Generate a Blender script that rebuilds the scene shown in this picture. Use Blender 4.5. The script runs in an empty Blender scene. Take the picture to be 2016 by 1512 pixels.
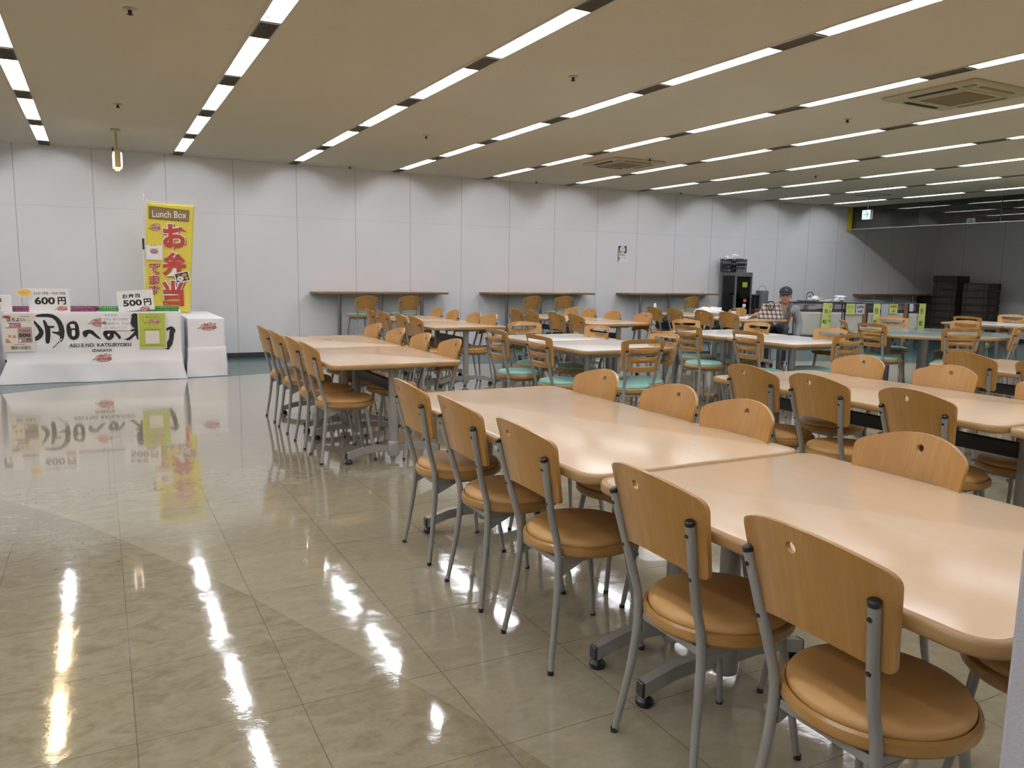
import bpy, bmesh, math, random
from math import sin, cos, pi, radians, sqrt, atan2
from mathutils import Matrix, Vector
from mathutils.geometry import delaunay_2d_cdt

SC = bpy.context.scene
COL = SC.collection

# ------------------------------------------------------------------ camera
FPX, YAW, PITCH, ROLL = 1544.516, 0.48348, 0.13891, 0.0162
CAM = (0.9139, -12.3047, 1.3054)
cy_, sy_, cp_, sp_, cr_, sr_ = cos(YAW), sin(YAW), cos(PITCH), sin(PITCH), cos(ROLL), sin(ROLL)
_f0 = Vector((sy_, cy_, 0)); _r0 = Vector((cy_, -sy_, 0)); _u0 = Vector((0, 0, 1))
_f = cp_ * _f0 - sp_ * _u0
_u1 = sp_ * _f0 + cp_ * _u0
_r = cr_ * _r0 + sr_ * _u1
_u = -sr_ * _r0 + cr_ * _u1
cam_d = bpy.data.cameras.new('camera')
cam_d.sensor_fit = 'HORIZONTAL'; cam_d.sensor_width = 36.0
cam_d.lens = FPX / 2016 * 36.0
cam_d.clip_start = 0.02; cam_d.clip_end = 100
cam = bpy.data.objects.new('camera', cam_d)
cam.matrix_world = Matrix(((_r.x, _u.x, -_f.x, CAM[0]), (_r.y, _u.y, -_f.y, CAM[1]), (_r.z, _u.z, -_f.z, CAM[2]), (0, 0, 0, 1)))
COL.objects.link(cam)
SC.camera = cam

# ------------------------------------------------------------------ world, exposure
wd = bpy.data.worlds.new('world'); SC.world = wd; wd.use_nodes = True
wd.node_tree.nodes['Background'].inputs[0].default_value = (0.9, 0.95, 1.0, 1)
wd.node_tree.nodes['Background'].inputs[1].default_value = 0.0
SC.view_settings.view_transform = 'Standard'
SC.view_settings.look = 'None'
SC.view_settings.gamma = 1.0
SC.view_settings.use_curve_mapping = False
SC.view_settings.exposure = 0.18
TUBE_POWER = 58.0
SC.cycles.use_denoising = True
SC.cycles.max_bounces = 10
SC.cycles.diffuse_bounces = 5
SC.cycles.glossy_bounces = 5
SC.cycles.transparent_max_bounces = 12
SC.cycles.caustics_reflective = False
SC.cycles.caustics_refractive = False
SC.cycles.sample_clamp_indirect = 6.0

ROOM = dict(x0=-3.2, x1=18.86, y0=-17.6, y1=0.0, z=2.89)

# ------------------------------------------------------------------ helpers
def lin(h):
    h = h.lstrip('#')
    v = [int(h[i:i + 2], 16) / 255 for i in (0, 2, 4)]
    return tuple(c / 12.92 if c <= .04045 else ((c + .055) / 1.055) ** 2.4 for c in v) + (1.0,)

class NT:
    """small node-building helper"""
    def __init__(s, m):
        m.use_nodes = True
        s.t = m.node_tree; s.n = s.t.nodes; s.l = s.t.links
        s.bsdf = s.n.get('Principled BSDF')
    def add(s, typ, **kw):
        nd = s.n.new(typ)
        for k, v in kw.items(): setattr(nd, k, v)
        return nd
    def put(s, sock, v):
        if hasattr(v, 'is_output'): s.l.new(v, sock)
        elif v is not None: sock.default_value = v
    def math(s, op, a, b=None, clamp=False):
        nd = s.add('ShaderNodeMath', operation=op, use_clamp=clamp)
        s.put(nd.inputs[0], a)
        if b is not None: s.put(nd.inputs[1], b)
        return nd.outputs[0]
    def mix(s, f, a, b, blend='MIX'):
        nd = s.add('ShaderNodeMix', data_type='RGBA', blend_type=blend)
        s.put(nd.inputs[0], f); s.put(nd.inputs[6], a); s.put(nd.inputs[7], b)
        return nd.outputs[2]
    def noise(s, vec, scale, detail=3, rough=.55, dist=0.0):
        nd = s.add('ShaderNodeTexNoise')
        s.put(nd.inputs['Vector'], vec); nd.inputs['Scale'].default_value = scale
        nd.inputs['Detail'].default_value = detail; nd.inputs['Roughness'].default_value = rough
        nd.inputs['Distortion'].default_value = dist
        return nd.outputs[0]
    def ramp(s, f, stops):
        nd = s.add('ShaderNodeValToRGB'); s.put(nd.inputs[0], f)
        e = nd.color_ramp.elements
        while len(e) < len(stops): e.new(.5)
        for k, (p, c) in enumerate(stops): e[k].position = p; e[k].color = c
        return nd.outputs[0]
    def obj(s): return s.add('ShaderNodeTexCoord').outputs['Object']
    def pos(s): return s.add('ShaderNodeNewGeometry').outputs['Position']
    def scale(s, vec, x, y, z):
        nd = s.add('ShaderNodeMapping'); s.put(nd.inputs[0], vec); nd.inputs['Scale'].default_value = (x, y, z)
        return nd.outputs[0]
    def sep(s, vec):
        nd = s.add('ShaderNodeSeparateXYZ'); s.put(nd.inputs[0], vec); return nd.outputs
    def bump(s, h, strength=.1, dist=.01):
        nd = s.add('ShaderNodeBump'); s.put(nd.inputs['Height'], h)
        nd.inputs['Strength'].default_value = strength; nd.inputs['Distance'].default_value = dist
        s.l.new(nd.outputs[0], s.bsdf.inputs['Normal']); return nd
    def base(s, c): s.put(s.bsdf.inputs['Base Color'], c)

MATS = {}
def mat(name, color='#888888', rough=.5, metal=0.0, spec=.5, coat=0.0, var=0.0, vscale=20, bump=0.0, bscale=60, emit=None, es=1.0):
    if name in MATS: return MATS[name]
    m = bpy.data.materials.new(name); t = NT(m); b = t.bsdf
    c = lin(color) if isinstance(color, str) else color
    b.inputs['Roughness'].default_value = rough; b.inputs['Metallic'].default_value = metal
    b.inputs['Specular IOR Level'].default_value = spec
    b.inputs['Coat Weight'].default_value = coat
    if coat: b.inputs['Coat Roughness'].default_value = .08
    v = t.obj()
    n = t.noise(v, vscale, 3)
    if var:
        dk = tuple(x * (1 - var) for x in c[:3]) + (1,); lt = tuple(min(1, x * (1 + var)) for x in c[:3]) + (1,)
        t.base(t.mix(n, dk, lt))
    else: t.base(c)
    if bump: t.bump(t.noise(v, bscale, 2), bump, .004)
    if emit:
        b.inputs['Emission Color'].default_value = lin(emit); b.inputs['Emission Strength'].default_value = es
    MATS[name] = m
    return m

def grain(name, c1, c2, c3, sx, sy, sz, rough=.3, coat=.0, scale=1.0):
    """wood grain running along the axis with the smallest scale"""
    if name in MATS: return MATS[name]
    m = bpy.data.materials.new(name); t = NT(m)
    v = t.scale(t.obj(), sx, sy, sz)
    n1 = t.noise(v, 1.0 * scale, 5, .6, .4)
    n2 = t.noise(v, 6.0 * scale, 3, .6)
    f = t.math('ADD', t.math('MULTIPLY', n1, .75), t.math('MULTIPLY', n2, .25))
    t.base(t.ramp(f, [(.3, lin(c1)), (.5, lin(c2)), (.7, lin(c3))]))
    t.bsdf.inputs['Roughness'].default_value = rough
    t.bsdf.inputs['Coat Weight'].default_value = coat; t.bsdf.inputs['Coat Roughness'].default_value = .12
    t.bump(n2, .03, .002)
    MATS[name] = m
    return m

class B:
    """collects geometry of ONE mesh; every call may carry a material index"""
    def __init__(s): s.v = []; s.f = []; s.m = []; s.M = Matrix.Identity(4)
    def add(s, vs, fs, mi=0):
        o = len(s.v)
        s.v += [tuple(s.M @ Vector(p)) for p in vs]
        s.f += [tuple(i + o for i in f) for f in fs]
        s.m += [mi] * len(fs)
    def box(s, c, d, mi=0, b=0.0, R=None):
        hx, hy, hz = d[0] / 2, d[1] / 2, d[2] / 2
        b = min(b, hx * .95, hy * .95, hz * .95)
        if b <= 0:
            vs = [(x, y, z) for x in (-hx, hx) for y in (-hy, hy) for z in (-hz, hz)]
            fs = [(0, 1, 3, 2), (4, 6, 7, 5), (0, 4, 5, 1), (2, 3, 7, 6), (0, 2, 6, 4), (1, 5, 7, 3)]
        else:
            vs = []; idx = {}
            for sx in (-1, 1):
                for sy in (-1, 1):
                    for sz in (-1, 1):
                        for ax in range(3):
                            p = [sx * (hx - b), sy * (hy - b), sz * (hz - b)]
                            p[ax] = (sx * hx, sy * hy, sz * hz)[ax]
                            idx[(sx, sy, sz, ax)] = len(vs); vs.append(tuple(p))
            fs = []
            g = lambda a, bb, c_, ax: idx[(a, bb, c_, ax)]
            for sg in (-1, 1):
                q = [(-1, -1), (1, -1), (1, 1), (-1, 1)]
                fs.append([g(sg, a, e, 0) for a, e in (q if sg > 0 else q[::-1])])
                fs.append([g(a, sg, e, 1) for a, e in (q[::-1] if sg > 0 else q)])
                fs.append([g(a, e, sg, 2) for a, e in (q if sg > 0 else q[::-1])])
            for a in (-1, 1):
                for e in (-1, 1):
                    fs.append([g(a, e, -1, 0), g(a, e, 1, 0), g(a, e, 1, 1), g(a, e, -1, 1)])
                    fs.append([g(a, -1, e, 0), g(a, 1, e, 0), g(a, 1, e, 2), g(a, -1, e, 2)])
                    fs.append([g(-1, a, e, 1), g(1, a, e, 1), g(1, a, e, 2), g(-1, a, e, 2)])
            for a in (-1, 1):
                for e in (-1, 1):
                    for h in (-1, 1): fs.append([g(a, e, h, 0), g(a, e, h, 1), g(a, e, h, 2)])
        if R is not None: vs = [tuple(R @ Vector(p)) for p in vs]
        s.add([(p[0] + c[0], p[1] + c[1], p[2] + c[2]) for p in vs], fs, mi)
    def tube(s, pts, rad, mi=0, n=10, cap=True, closed=False):
        pts = [Vector(p) for p in pts]
        if not hasattr(rad, '__len__'): rad = [rad] * len(pts)
        vs = []; k = len(pts); prev = None
        for i, p in enumerate(pts):
            if closed: tn = pts[(i + 1) % k] - pts[(i - 1) % k]
            elif i == 0: tn = pts[1] - p
            elif i == k - 1: tn = p - pts[i - 1]
            else: tn = (pts[i + 1] - p).normalized() + (p - pts[i - 1]).normalized()
            tn.normalize()
            if prev is None:
                a = tn.cross(Vector((0, 0, 1)))
                if a.length < .05: a = tn.cross(Vector((0, 1, 0)))
            else: a = prev - tn * prev.dot(tn)
            a.normalize(); prev = a; bb = tn.cross(a)
            vs += [tuple(p + (a * cos(2 * pi * j / n) + bb * sin(2 * pi * j / n)) * rad[i]) for j in range(n)]
        fs = []
        for i in range(k if closed else k - 1):
            i2 = (i + 1) % k
            for j in range(n):
                fs.append((i * n + j, i * n + (j + 1) % n, i2 * n + (j + 1) % n, i2 * n + j))
        if cap and not closed:
            fs.append(tuple(range(n))[::-1]); fs.append(tuple(range((k - 1) * n, k * n)))
        s.add(vs, fs, mi)
    def lathe(s, prof, c=(0, 0, 0), mi=0, n=32, sx=1, sy=1):
        vs = []; fs = []
        for r, z in prof:
            for j in range(n): vs.append((c[0] + r * sx * cos(2 * pi * j / n), c[1] + r * sy * sin(2 * pi * j / n), c[2] + z))
        for i in range(len(prof) - 1):
            for j in range(n): fs.append((i * n + j, i * n + (j + 1) % n, (i + 1) * n + (j + 1) % n, (i + 1) * n + j))
        fs.append(tuple(range(n))[::-1]); k = len(prof) - 1; fs.append(tuple(range(k * n, k * n + n)))
        s.add(vs, fs, mi)
    def loft(s, rings, mi=0, cap0=True, cap1=True):
        n = len(rings[0]); vs = [p for r in rings for p in r]; fs = []
        for i in range(len(rings) - 1):
            for j in range(n): fs.append((i * n + j, i * n + (j + 1) % n, (i + 1) * n + (j + 1) % n, (i + 1) * n + j))
        if cap0: fs.append(tuple(range(n))[::-1])
        if cap1: k = len(rings) - 1; fs.append(tuple(range(k * n, k * n + n)))
        s.add(vs, fs, mi)
    def build(s, name, mats, parent=None, loc=None, rz=None, smooth=True, ang=35):
        me = bpy.data.meshes.new(name)
        me.from_pydata(s.v, [], s.f)
        bm = bmesh.new(); bm.from_mesh(me)
        bmesh.ops.recalc_face_normals(bm, faces=bm.faces[:])
        bm.to_mesh(me); bm.free()
        me.polygons.foreach_set('material_index', s.m)
        if not isinstance(mats, (list, tuple)): mats = [mats]
        for m in mats: me.materials.append(m)
        if smooth:
            me.polygons.foreach_set('use_smooth', [True] * len(me.polygons))
            me.set_sharp_from_angle(angle=radians(ang))
        me.update()
        o = bpy.data.objects.new(name, me); COL.objects.link(o)
        if parent is not None: o.parent = parent
        if loc is not None: o.location = loc
        if rz is not None: o.rotation_euler = (0, 0, rz)
        return o

def thing(name, label, cat, loc=(0, 0, 0), rz=0.0, group=None):
    o = bpy.data.objects.new(name, None); COL.objects.link(o)
    o.empty_display_size = .1
    o.location = loc; o.rotation_euler = (0, 0, rz)
    return tag(o, label, cat, group)
def tag(o, label, cat, group=None):
    o['label'] = label; o['category'] = cat
    if group: o['group'] = group
    return o
def struct(o, label=None):
    o['kind'] = 'structure'
    if label: o['label'] = label
    return o
def dup(root, loc, rz, label, group=None):
    def cp(o, par):
        c = o.copy(); COL.objects.link(c); c.parent = par
        for ch in KIDS[o.name]: KIDS.setdefault(c.name, []).append(cp(ch, c))
        KIDS.setdefault(c.name, [])
        return c
    r = cp(root, None); r.location = loc; r.rotation_euler = (0, 0, rz)
    r['label'] = label
    if group: r['group'] = group
    return r
KIDS = {}
def index_kids(o):
    KIDS[o.name] = list(o.children)
    for c in o.children: index_kids(c)

def inside(pt, poly):
    x, y = pt; r = False; n = len(poly); j = n - 1
    for i in range(n):
        xi, yi = poly[i]; xj, yj = poly[j]
        if (yi > y) != (yj > y) and x < (xj - xi) * (y - yi) / (yj - yi) + xi: r = not r
        j = i
    return r
def plate(bd, outline, holes, fn, thick, step, mi=0, axis=Vector((1, 0, 0))):
    """curved sheet of even thickness cut to an outline with holes; fn maps (u,v) to a point of its middle surface"""
    pts = list(outline); edges = []; n = len(outline)
    edges += [(i, (i + 1) % n) for i in range(n)]
    loops = [list(range(n))]
    for h in holes:
        o = len(pts); pts += list(h); k = len(h)
        edges += [(o + i, o + (i + 1) % k) for i in range(k)]; loops.append(list(range(o, o + k)))
    us = [p[0] for p in outline]; vs = [p[1] for p in outline]
    u = min(us) + step / 2
    base = list(pts)
    while u < max(us):
        v = min(vs) + step / 2
        while v < max(vs):
            q = (u, v)
            if inside(q, outline) and not any(inside(q, h) for h in holes) and min((q[0] - b[0]) ** 2 + (q[1] - b[1]) ** 2 for b in base) > (step * .45) ** 2: pts.append(q)
            v += step
        u += step
    r = delaunay_2d_cdt([Vector(p) for p in pts], edges, [], 0, 1e-6)
    P, F, orig = r[0], r[2], r[3]
    inv = {}
    for i, os in enumerate(orig):
        for k in os: inv[k] = i
    fr = []; 
    for f in F:
        cx = sum(P[i][0] for i in f) / len(f); cy = sum(P[i][1] for i in f) / len(f)
        if inside((cx, cy), outline) and not any(inside((cx, cy), h) for h in holes): fr.append(tuple(f))
    N = len(P)
    mid = [Vector(fn(p[0], p[1])) for p in P]
    V = [tuple(m + axis * thick / 2) for m in mid] + [tuple(m - axis * thick / 2) for m in mid]
    fs = fr + [tuple(i + N for i in f[::-1]) for f in fr]
    for lp in loops:
        k = len(lp)
        for i in range(k):
            a, b2 = inv[lp[i]], inv[lp[(i + 1) % k]]
            fs.append((a, b2, b2 + N, a + N))
    bd.add(V, fs, mi)
def rrect(x0, y0, x1, y1, r, n=6):
    out = []
    for cx, cyy, a0 in ((x1 - r, y1 - r, 0), (x0 + r, y1 - r, 90), (x0 + r, y0 + r, 180), (x1 - r, y0 + r, 270)):
        for i in range(n + 1):
            a = radians(a0 + 90 * i / n); out.append((cx + r * cos(a), cyy + r * sin(a)))
    return out
def round_poly(pts, rads, n=5):
    out = []; k = len(pts)
    for i in range(k):
        p = Vector(pts[i]); a = Vector(pts[i - 1]) - p; b = Vector(pts[(i + 1) % k]) - p; r = rads[i]
        a.normalize(); b.normalize()
        ang = a.angle(b); d = r / math.tan(ang / 2)
        A = p + a * d; Bq = p + b * d
        for j in range(n + 1):
            t = j / n
            q = (1 - t) ** 2 * A + 2 * t * (1 - t) * p + t * t * Bq
            out.append((q.x, q.y))
    return out
def ell(cx, cy, rx, ry, n=20, a0=0.0): return [(cx + rx * cos(a0 + 2 * pi * i / n), cy + ry * sin(a0 + 2 * pi * i / n)) for i in range(n)]

# lettering: glyph outlines read once from the built-in font, then set into the meshes of the signs
TXT = {}
def load_text(strings):
    tmp = []
    for s_, off in strings:
        c = bpy.data.curves.new('glyphs', 'FONT'); c.body = s_; c.size = 1; c.offset = off; c.resolution_u = 3
        o = bpy.data.objects.new('glyphs', c); COL.objects.link(o); tmp.append((s_, off, o))
    dg = bpy.context.evaluated_depsgraph_get()
    for s_, off, o in tmp:
        me = bpy.data.meshes.new_from_object(o.evaluated_get(dg))
        TXT[(s_, off)] = ([(v.co.x, v.co.y) for v in me.vertices], [tuple(p.vertices) for p in me.polygons])
        bpy.data.meshes.remove(me)
    for s_, off, o in tmp:
        c = o.data; bpy.data.objects.remove(o); bpy.data.curves.remove(c)

def sheet(bd, w, h, t, decals, base=0, lift=.0006):
    """flat sheet from (0,0) to (w,h) in local x,z with its face towards -y, and printed layers on it"""
    bd.box((w / 2, 0, h / 2), (w, t, h), base)
    prints(bd, decals, -t / 2, lift)
def prints(bd, decals, y0, lift=.0006):
    for k, d in enumerate(decals):
        y = y0 - lift * (k + 1)
        if d[0] == 'poly':
            q = d[2]; r = delaunay_2d_cdt([Vector(p) for p in q], [(i, (i + 1) % len(q)) for i in range(len(q))], [], 0, 1e-6)
            fs = [tuple(f) for f in r[2] if inside((sum(r[0][i][0] for i in f) / 3, sum(r[0][i][1] for i in f) / 3), q)]
            bd.add([(p[0], y, p[1]) for p in r[0]], fs, d[1])
        elif d[0] == 'rect':
            _, mi, a, b, c, e = d; bd.add([(a, y, b), (c, y, b), (c, y, e), (a, y, e)], [(0, 1, 2, 3)], mi)
        elif d[0] == 'text':
            # ('text', mat, string, bold, x0, y0, x1, y1): fitted to that box
            _, mi, st, off, a, b, c, e = d
            vs, fs = TXT[(st, off)]
            x0 = min(p[0] for p in vs); x1 = max(p[0] for p in vs); z0 = min(p[1] for p in vs); z1 = max(p[1] for p in vs)
            bd.add([(a + (p[0] - x0) / (x1 - x0) * (c - a), y, b + (p[1] - z0) / (z1 - z0) * (e - b)) for p in vs], fs, mi)

# ------------------------------------------------------------------ materials of the room
def line_mask(t, coord, period, off, half):
    """1 on thin lines every `period` of the coordinate"""
    f = t.math('FRACT', t.math('DIVIDE', t.math('SUBTRACT', coord, off), period))
    d = t.math('MINIMUM', f, t.math('SUBTRACT', 1.0, f))
    return t.math('LESS_THAN', t.math('MULTIPLY', d, period), half)

def wall_mat(name, axis, off, hz):
    m = bpy.data.materials.new(name); t = NT(m)
    p = t.sep(t.pos())
    s = line_mask(t, p[axis], .909, off, .0042)
    h = t.math('LESS_THAN', t.math('ABSOLUTE', t.math('SUBTRACT', p[2], hz)), .0026)
    k = t.math('MAXIMUM', s, t.math('MULTIPLY', h, .45))
    n = t.noise(t.pos(), .7, 2)
    c = t.mix(n, lin('#d9d7d9'), lin('#e1e0e2'))
    t.base(t.mix(t.math('MULTIPLY', k, .55), c, lin('#55555a')))
    t.bsdf.inputs['Roughness'].default_value = .42
    t.bsdf.inputs['Specular IOR Level'].default_value = .35
    t.bump(t.math('SUBTRACT', 1.0, s), .35, .004)
    return m

def floor_mat(name, c_lo, c_mid, c_hi, mott, bumpk=1.0, line='#4a4436', rough=.075, spec=.4, grid=True, coat=.9):
    m = bpy.data.materials.new(name); t = NT(m)
    P = t.pos(); p = t.sep(P)
    T = .4545
    lx = line_mask(t, p[0], T, .0353, .0013); ly = line_mask(t, p[1], T, -10.046, .0013)
    g = t.math('MAXIMUM', lx, ly)
    # tone of each tile
    iu = t.math('FLOOR', t.math('DIVIDE', t.math('SUBTRACT', p[0], .0353), T))
    iv = t.math('FLOOR', t.math('DIVIDE', t.math('ADD', p[1], 10.046), T))
    cb = t.add('ShaderNodeCombineXYZ'); t.put(cb.inputs[0], iu); t.put(cb.inputs[1], iv)
    wn = t.add('ShaderNodeTexWhiteNoise'); t.put(wn.inputs['Vector'], cb.outputs[0])
    n1 = t.noise(t.scale(P, 1, 1.7, 1), 9, 6, .62, .9)
    n2 = t.noise(t.scale(P, 1, 1.5, 1), 34, 3, .6, .5)
    f = t.math('ADD', t.math('MULTIPLY', n1, .72), t.math('MULTIPLY', n2, .28))
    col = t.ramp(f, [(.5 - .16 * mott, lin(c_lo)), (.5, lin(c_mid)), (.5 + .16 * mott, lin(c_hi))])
    if grid:
        tone = t.math('ADD', .955, t.math('MULTIPLY', wn.outputs[0], .09))
        tc = t.add('ShaderNodeCombineColor')
        for i in range(3): t.put(tc.inputs[i], tone)
        col = t.mix(1.0, col, tc.outputs[0], 'MULTIPLY')
        col = t.mix(t.math('MULTIPLY', g, .8), col, lin(line))
    t.base(col)
    t.bsdf.inputs['Roughness'].default_value = rough
    t.bsdf.inputs['Specular IOR Level'].default_value = spec
    t.bsdf.inputs['Coat Weight'].default_value = coat; t.bsdf.inputs['Coat Roughness'].default_value = .035; t.bsdf.inputs['Coat IOR'].default_value = 1.5
    # waxed vinyl: long soft waves and a fine orange peel
    w1 = t.noise(P, 7.0, 2, .5); w2 = t.noise(t.scale(P, 1, 1.6, 1), 60, 2, .6)
    h = t.math('ADD', t.math('MULTIPLY', w1, 1.0), t.math('MULTIPLY', w2, .12))
    if grid:
        tilt = t.math('MULTIPLY', t.math('SUBTRACT', wn.outputs[0], .5), .12)
        fu = t.math('FRACT', t.math('DIVIDE', t.math('SUBTRACT', p[0], .0353), T))
        h = t.math('ADD', h, t.math('MULTIPLY', tilt, fu))
        h = t.math('SUBTRACT', h, t.math('MULTIPLY', g, .25))
    t.bump(h, .22 * bumpk, .006)
    return m

M_WALL = wall_mat('wall_panel', 0, 0.0, 2.111)
M_WALLR = wall_mat('wall_panel_side', 1, -.72, 2.111)
M_FLOOR = floor_mat('floor_beige_vinyl', '#8f866f', '#978e77', '#9e967f', 1.0)
M_FLOOR2 = floor_mat('floor_mottled_vinyl', '#796f58', '#887e67', '#928872', .9, 1.0)
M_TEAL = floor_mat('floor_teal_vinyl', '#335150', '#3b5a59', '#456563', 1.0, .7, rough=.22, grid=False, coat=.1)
M_BASEB = mat('baseboard_black', '#2c2e33', .35)
def ceil_mat():
    m = bpy.data.materials.new('ceiling_tile'); t = NT(m)
    P = t.pos()
    v = t.scale(P, 30, 85, 1)
    n = t.noise(v, 1.0, 3, .55, .35)
    big = t.noise(P, .8, 2)
    spk = t.math('GREATER_THAN', t.math('ADD', n, t.math('MULTIPLY', big, .10)), .755)
    col = t.mix(t.noise(P, .5, 3), lin('#c8c0af'), lin('#cfc8b8'))
    # small dark fissures scattered over the ceiling boards
    col = t.mix(t.math('MULTIPLY', spk, .6), col, lin('#4a4030'))
    t.base(col)
    t.bsdf.inputs['Roughness'].default_value = .92
    t.bsdf.inputs['Specular IOR Level'].default_value = .1
    t.bump(t.math('SUBTRACT', 1.0, spk), .4, .004)
    return m
M_CEIL = ceil_mat()
M_TRIM = mat('ceiling_trim_white', '#b9b1a0', .5)
M_REFL = mat('reflector_white', '#f4f3f0', .45)
M_TUBE = mat('fluorescent_tube', '#ffffff', .4, emit='#f4f7ff', es=TUBE_POWER)
M_TUBEW = mat('fluorescent_tube_warm', '#ffffff', .4, emit='#ffe2b0', es=TUBE_POWER)
M_DARK = mat('vent_dark', '#16130f', .8)
M_SLAT = mat('vent_slat', '#6d6455', .5)
M_BLACK = mat('black_plastic', '#0d0d0e', .38)
M_STEEL = mat('grey_painted_steel', '#8f8d89', .38, metal=.2, var=.05, vscale=9)
M_CHROME = mat('polished_steel', '#b4b4b6', .2, metal=.95)
M_BRUSH = mat('brushed_steel', '#8d8d90', .34, metal=.9, var=.12, vscale=14)
M_PAPER = mat('white_paper', '#e9e8ec', .6)
M_INK = mat('black_ink', '#171514', .7)
M_BLACK_CLOTH = mat('black_cloth', '#0e0e10', .85, bump=.3, bscale=60)
M_LINEN = mat('white_cloth', '#e6e5ea', .75, bump=.25, bscale=240)

# ------------------------------------------------------------------ lettering used on the signs
load_text([('ASU E NO  KATSURYOKU', .02), ('IZAKAYA', .02), ('Lunch Box', 0.0), ('お', .045), ('弁', .035), ('当', .035), ('お', .085), ('弁', .075), ('当', .075),
           ('て', .035), ('ま', .035), ('す', .035), ('て', .08), ('ま', .08), ('す', .08), ('とんかつ弁当・へれかつ弁当', .02), ('600', .035), ('円', .035), ('お弁当', .03), ('500', .035),
           ('ほろよい', .02), ('セット', 0.0), ('500', .02), ('円', .02), ('17:00〜19:00', 0.0), ('たれ・', .03), ('かづや', .03), ('おべんとう', .02), ('明日への克力', .02),
           ('本日定食', 0.0), ('お弁当・購入のお客様', 0.0), ('お味噌汁も', 0.0), ('¥100', 0.0), ('にてご提供いたします', 0.0), ('公式アカウント', .01), ('ご登録のお客様を募集します!!', .01),
           ('お弁当の予約・お問い合わせはこちらから', .01), ('雅', 0.0), ('松', .02), ('予', 0.0), ('約', 0.0), ('料', 0.0), ('理', 0.0), ('400円', .03), ('お弁当', .04), ('焼飯', 0.0), ('ソース', 0.0),
           ('本日のおすすめ', 0.0), ('今週の定食', 0.0), ('日替り', 0.0), ('お知らせ', 0.0)])

# ------------------------------------------------------------------ room shell
X0, X1, Y0, Y1, ZC = ROOM['x0'], ROOM['x1'], ROOM['y0'], ROOM['y1'], ROOM['z']
b = B()
b.add([(X0, Y0, 0), (X1, Y0, 0), (X1, Y1, 0), (X0, Y1, 0)], [(0, 1, 2, 3)], 0)
b.add([(X0, Y0, -.1), (X1, Y0, -.1), (X1, Y1, -.1), (X0, Y1, -.1)], [(3, 2, 1, 0)], 0)
def patch(bd, pts, z, mi):
    r = delaunay_2d_cdt([Vector(p) for p in pts], [(i, (i + 1) % len(pts)) for i in range(len(pts))], [], 0, 1e-6)
    fs = [tuple(f) for f in r[2] if inside((sum(r[0][i][0] for i in f) / 3, sum(r[0][i][1] for i in f) / 3), pts)]
    bd.add([(p[0], p[1], z) for p in r[0]], fs, mi)
arc = [(-3.2, -3.6), (-1.6, -4.75), (-.6, -5.75), (0, -6.58), (.353, -7.132), (.759, -7.80), (1.153, -8.611), (1.388, -9.131), (1.578, -9.652), (1.729, -10.029), (1.851, -10.389), (1.935, -10.70), (2.03, -11.3), (2.07, -12.0), (2.05, -13.0), (1.95, -14.2), (1.6, -16.0), (1.2, -17.6), (-3.2, -17.6)]
patch(b, arc, .0006, 1)
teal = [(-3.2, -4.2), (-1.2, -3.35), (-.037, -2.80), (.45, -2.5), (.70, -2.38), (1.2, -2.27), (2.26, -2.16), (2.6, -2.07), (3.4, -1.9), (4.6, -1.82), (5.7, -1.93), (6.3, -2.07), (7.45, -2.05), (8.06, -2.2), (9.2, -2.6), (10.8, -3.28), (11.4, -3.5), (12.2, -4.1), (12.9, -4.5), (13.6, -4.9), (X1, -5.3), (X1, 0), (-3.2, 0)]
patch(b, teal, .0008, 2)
struct(b.build('floor', [M_FLOOR, M_FLOOR2, M_TEAL], smooth=False))

STRIPS = list(range(-2, 10))
XR = {k: .443 + 1.6 * k for k in STRIPS}
b = B(); xa = X0
for k in STRIPS + [None]:
    xb = XR[k] - .157 if k is not None else X1
    b.box(((xa + xb) / 2, (Y0 + Y1) / 2, ZC + .02), (xb - xa, Y1 - Y0, .04), 0)
    if k is not None: xa = XR[k] + .012
struct(b.build('ceiling', M_CEIL, smooth=False))
b = B(); b.box(((X0 + X1) / 2, .06, 1.6), (X1 - X0 + .24, .12, 3.2)); struct(b.build('wall_back', M_WALL, smooth=False))
b = B(); b.box((X1 + .06, (Y0 + Y1) / 2, 1.6), (.12, Y1 - Y0, 3.2)); struct(b.build('wall_right', M_WALLR, smooth=False))
b = B(); b.box((X0 - .06, (Y0 + Y1) / 2, 1.6), (.12, Y1 - Y0, 3.2)); struct(b.build('wall_left', M_WALLR, smooth=False))
b = B(); b.box(((X0 + X1) / 2, Y0 - .06, 1.6), (X1 - X0 + .24, .12, 3.2)); struct(b.build('wall_front', M_WALL, smooth=False))
b = B(); b.box(((X0 + X1) / 2, -.006, .036), (X1 - X0, .012, .072), b=.003); struct(b.build('baseboard_back', M_BASEB))
b = B(); b.box((X1 - .006, (Y0 + Y1) / 2, .036), (.012, Y1 - Y0 - .03, .072), b=.003); struct(b.build('baseboard_right', M_BASEB))
b = B(); b.box((2.112, -12.138, ZC / 2), (.62, .62, ZC - .002), b=.006)
struct(b.build('column', mat('column_grey', '#a9a7ac', .6, bump=.35, bscale=300)), 'pale grey column edge beside the nearest beige table')

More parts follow.
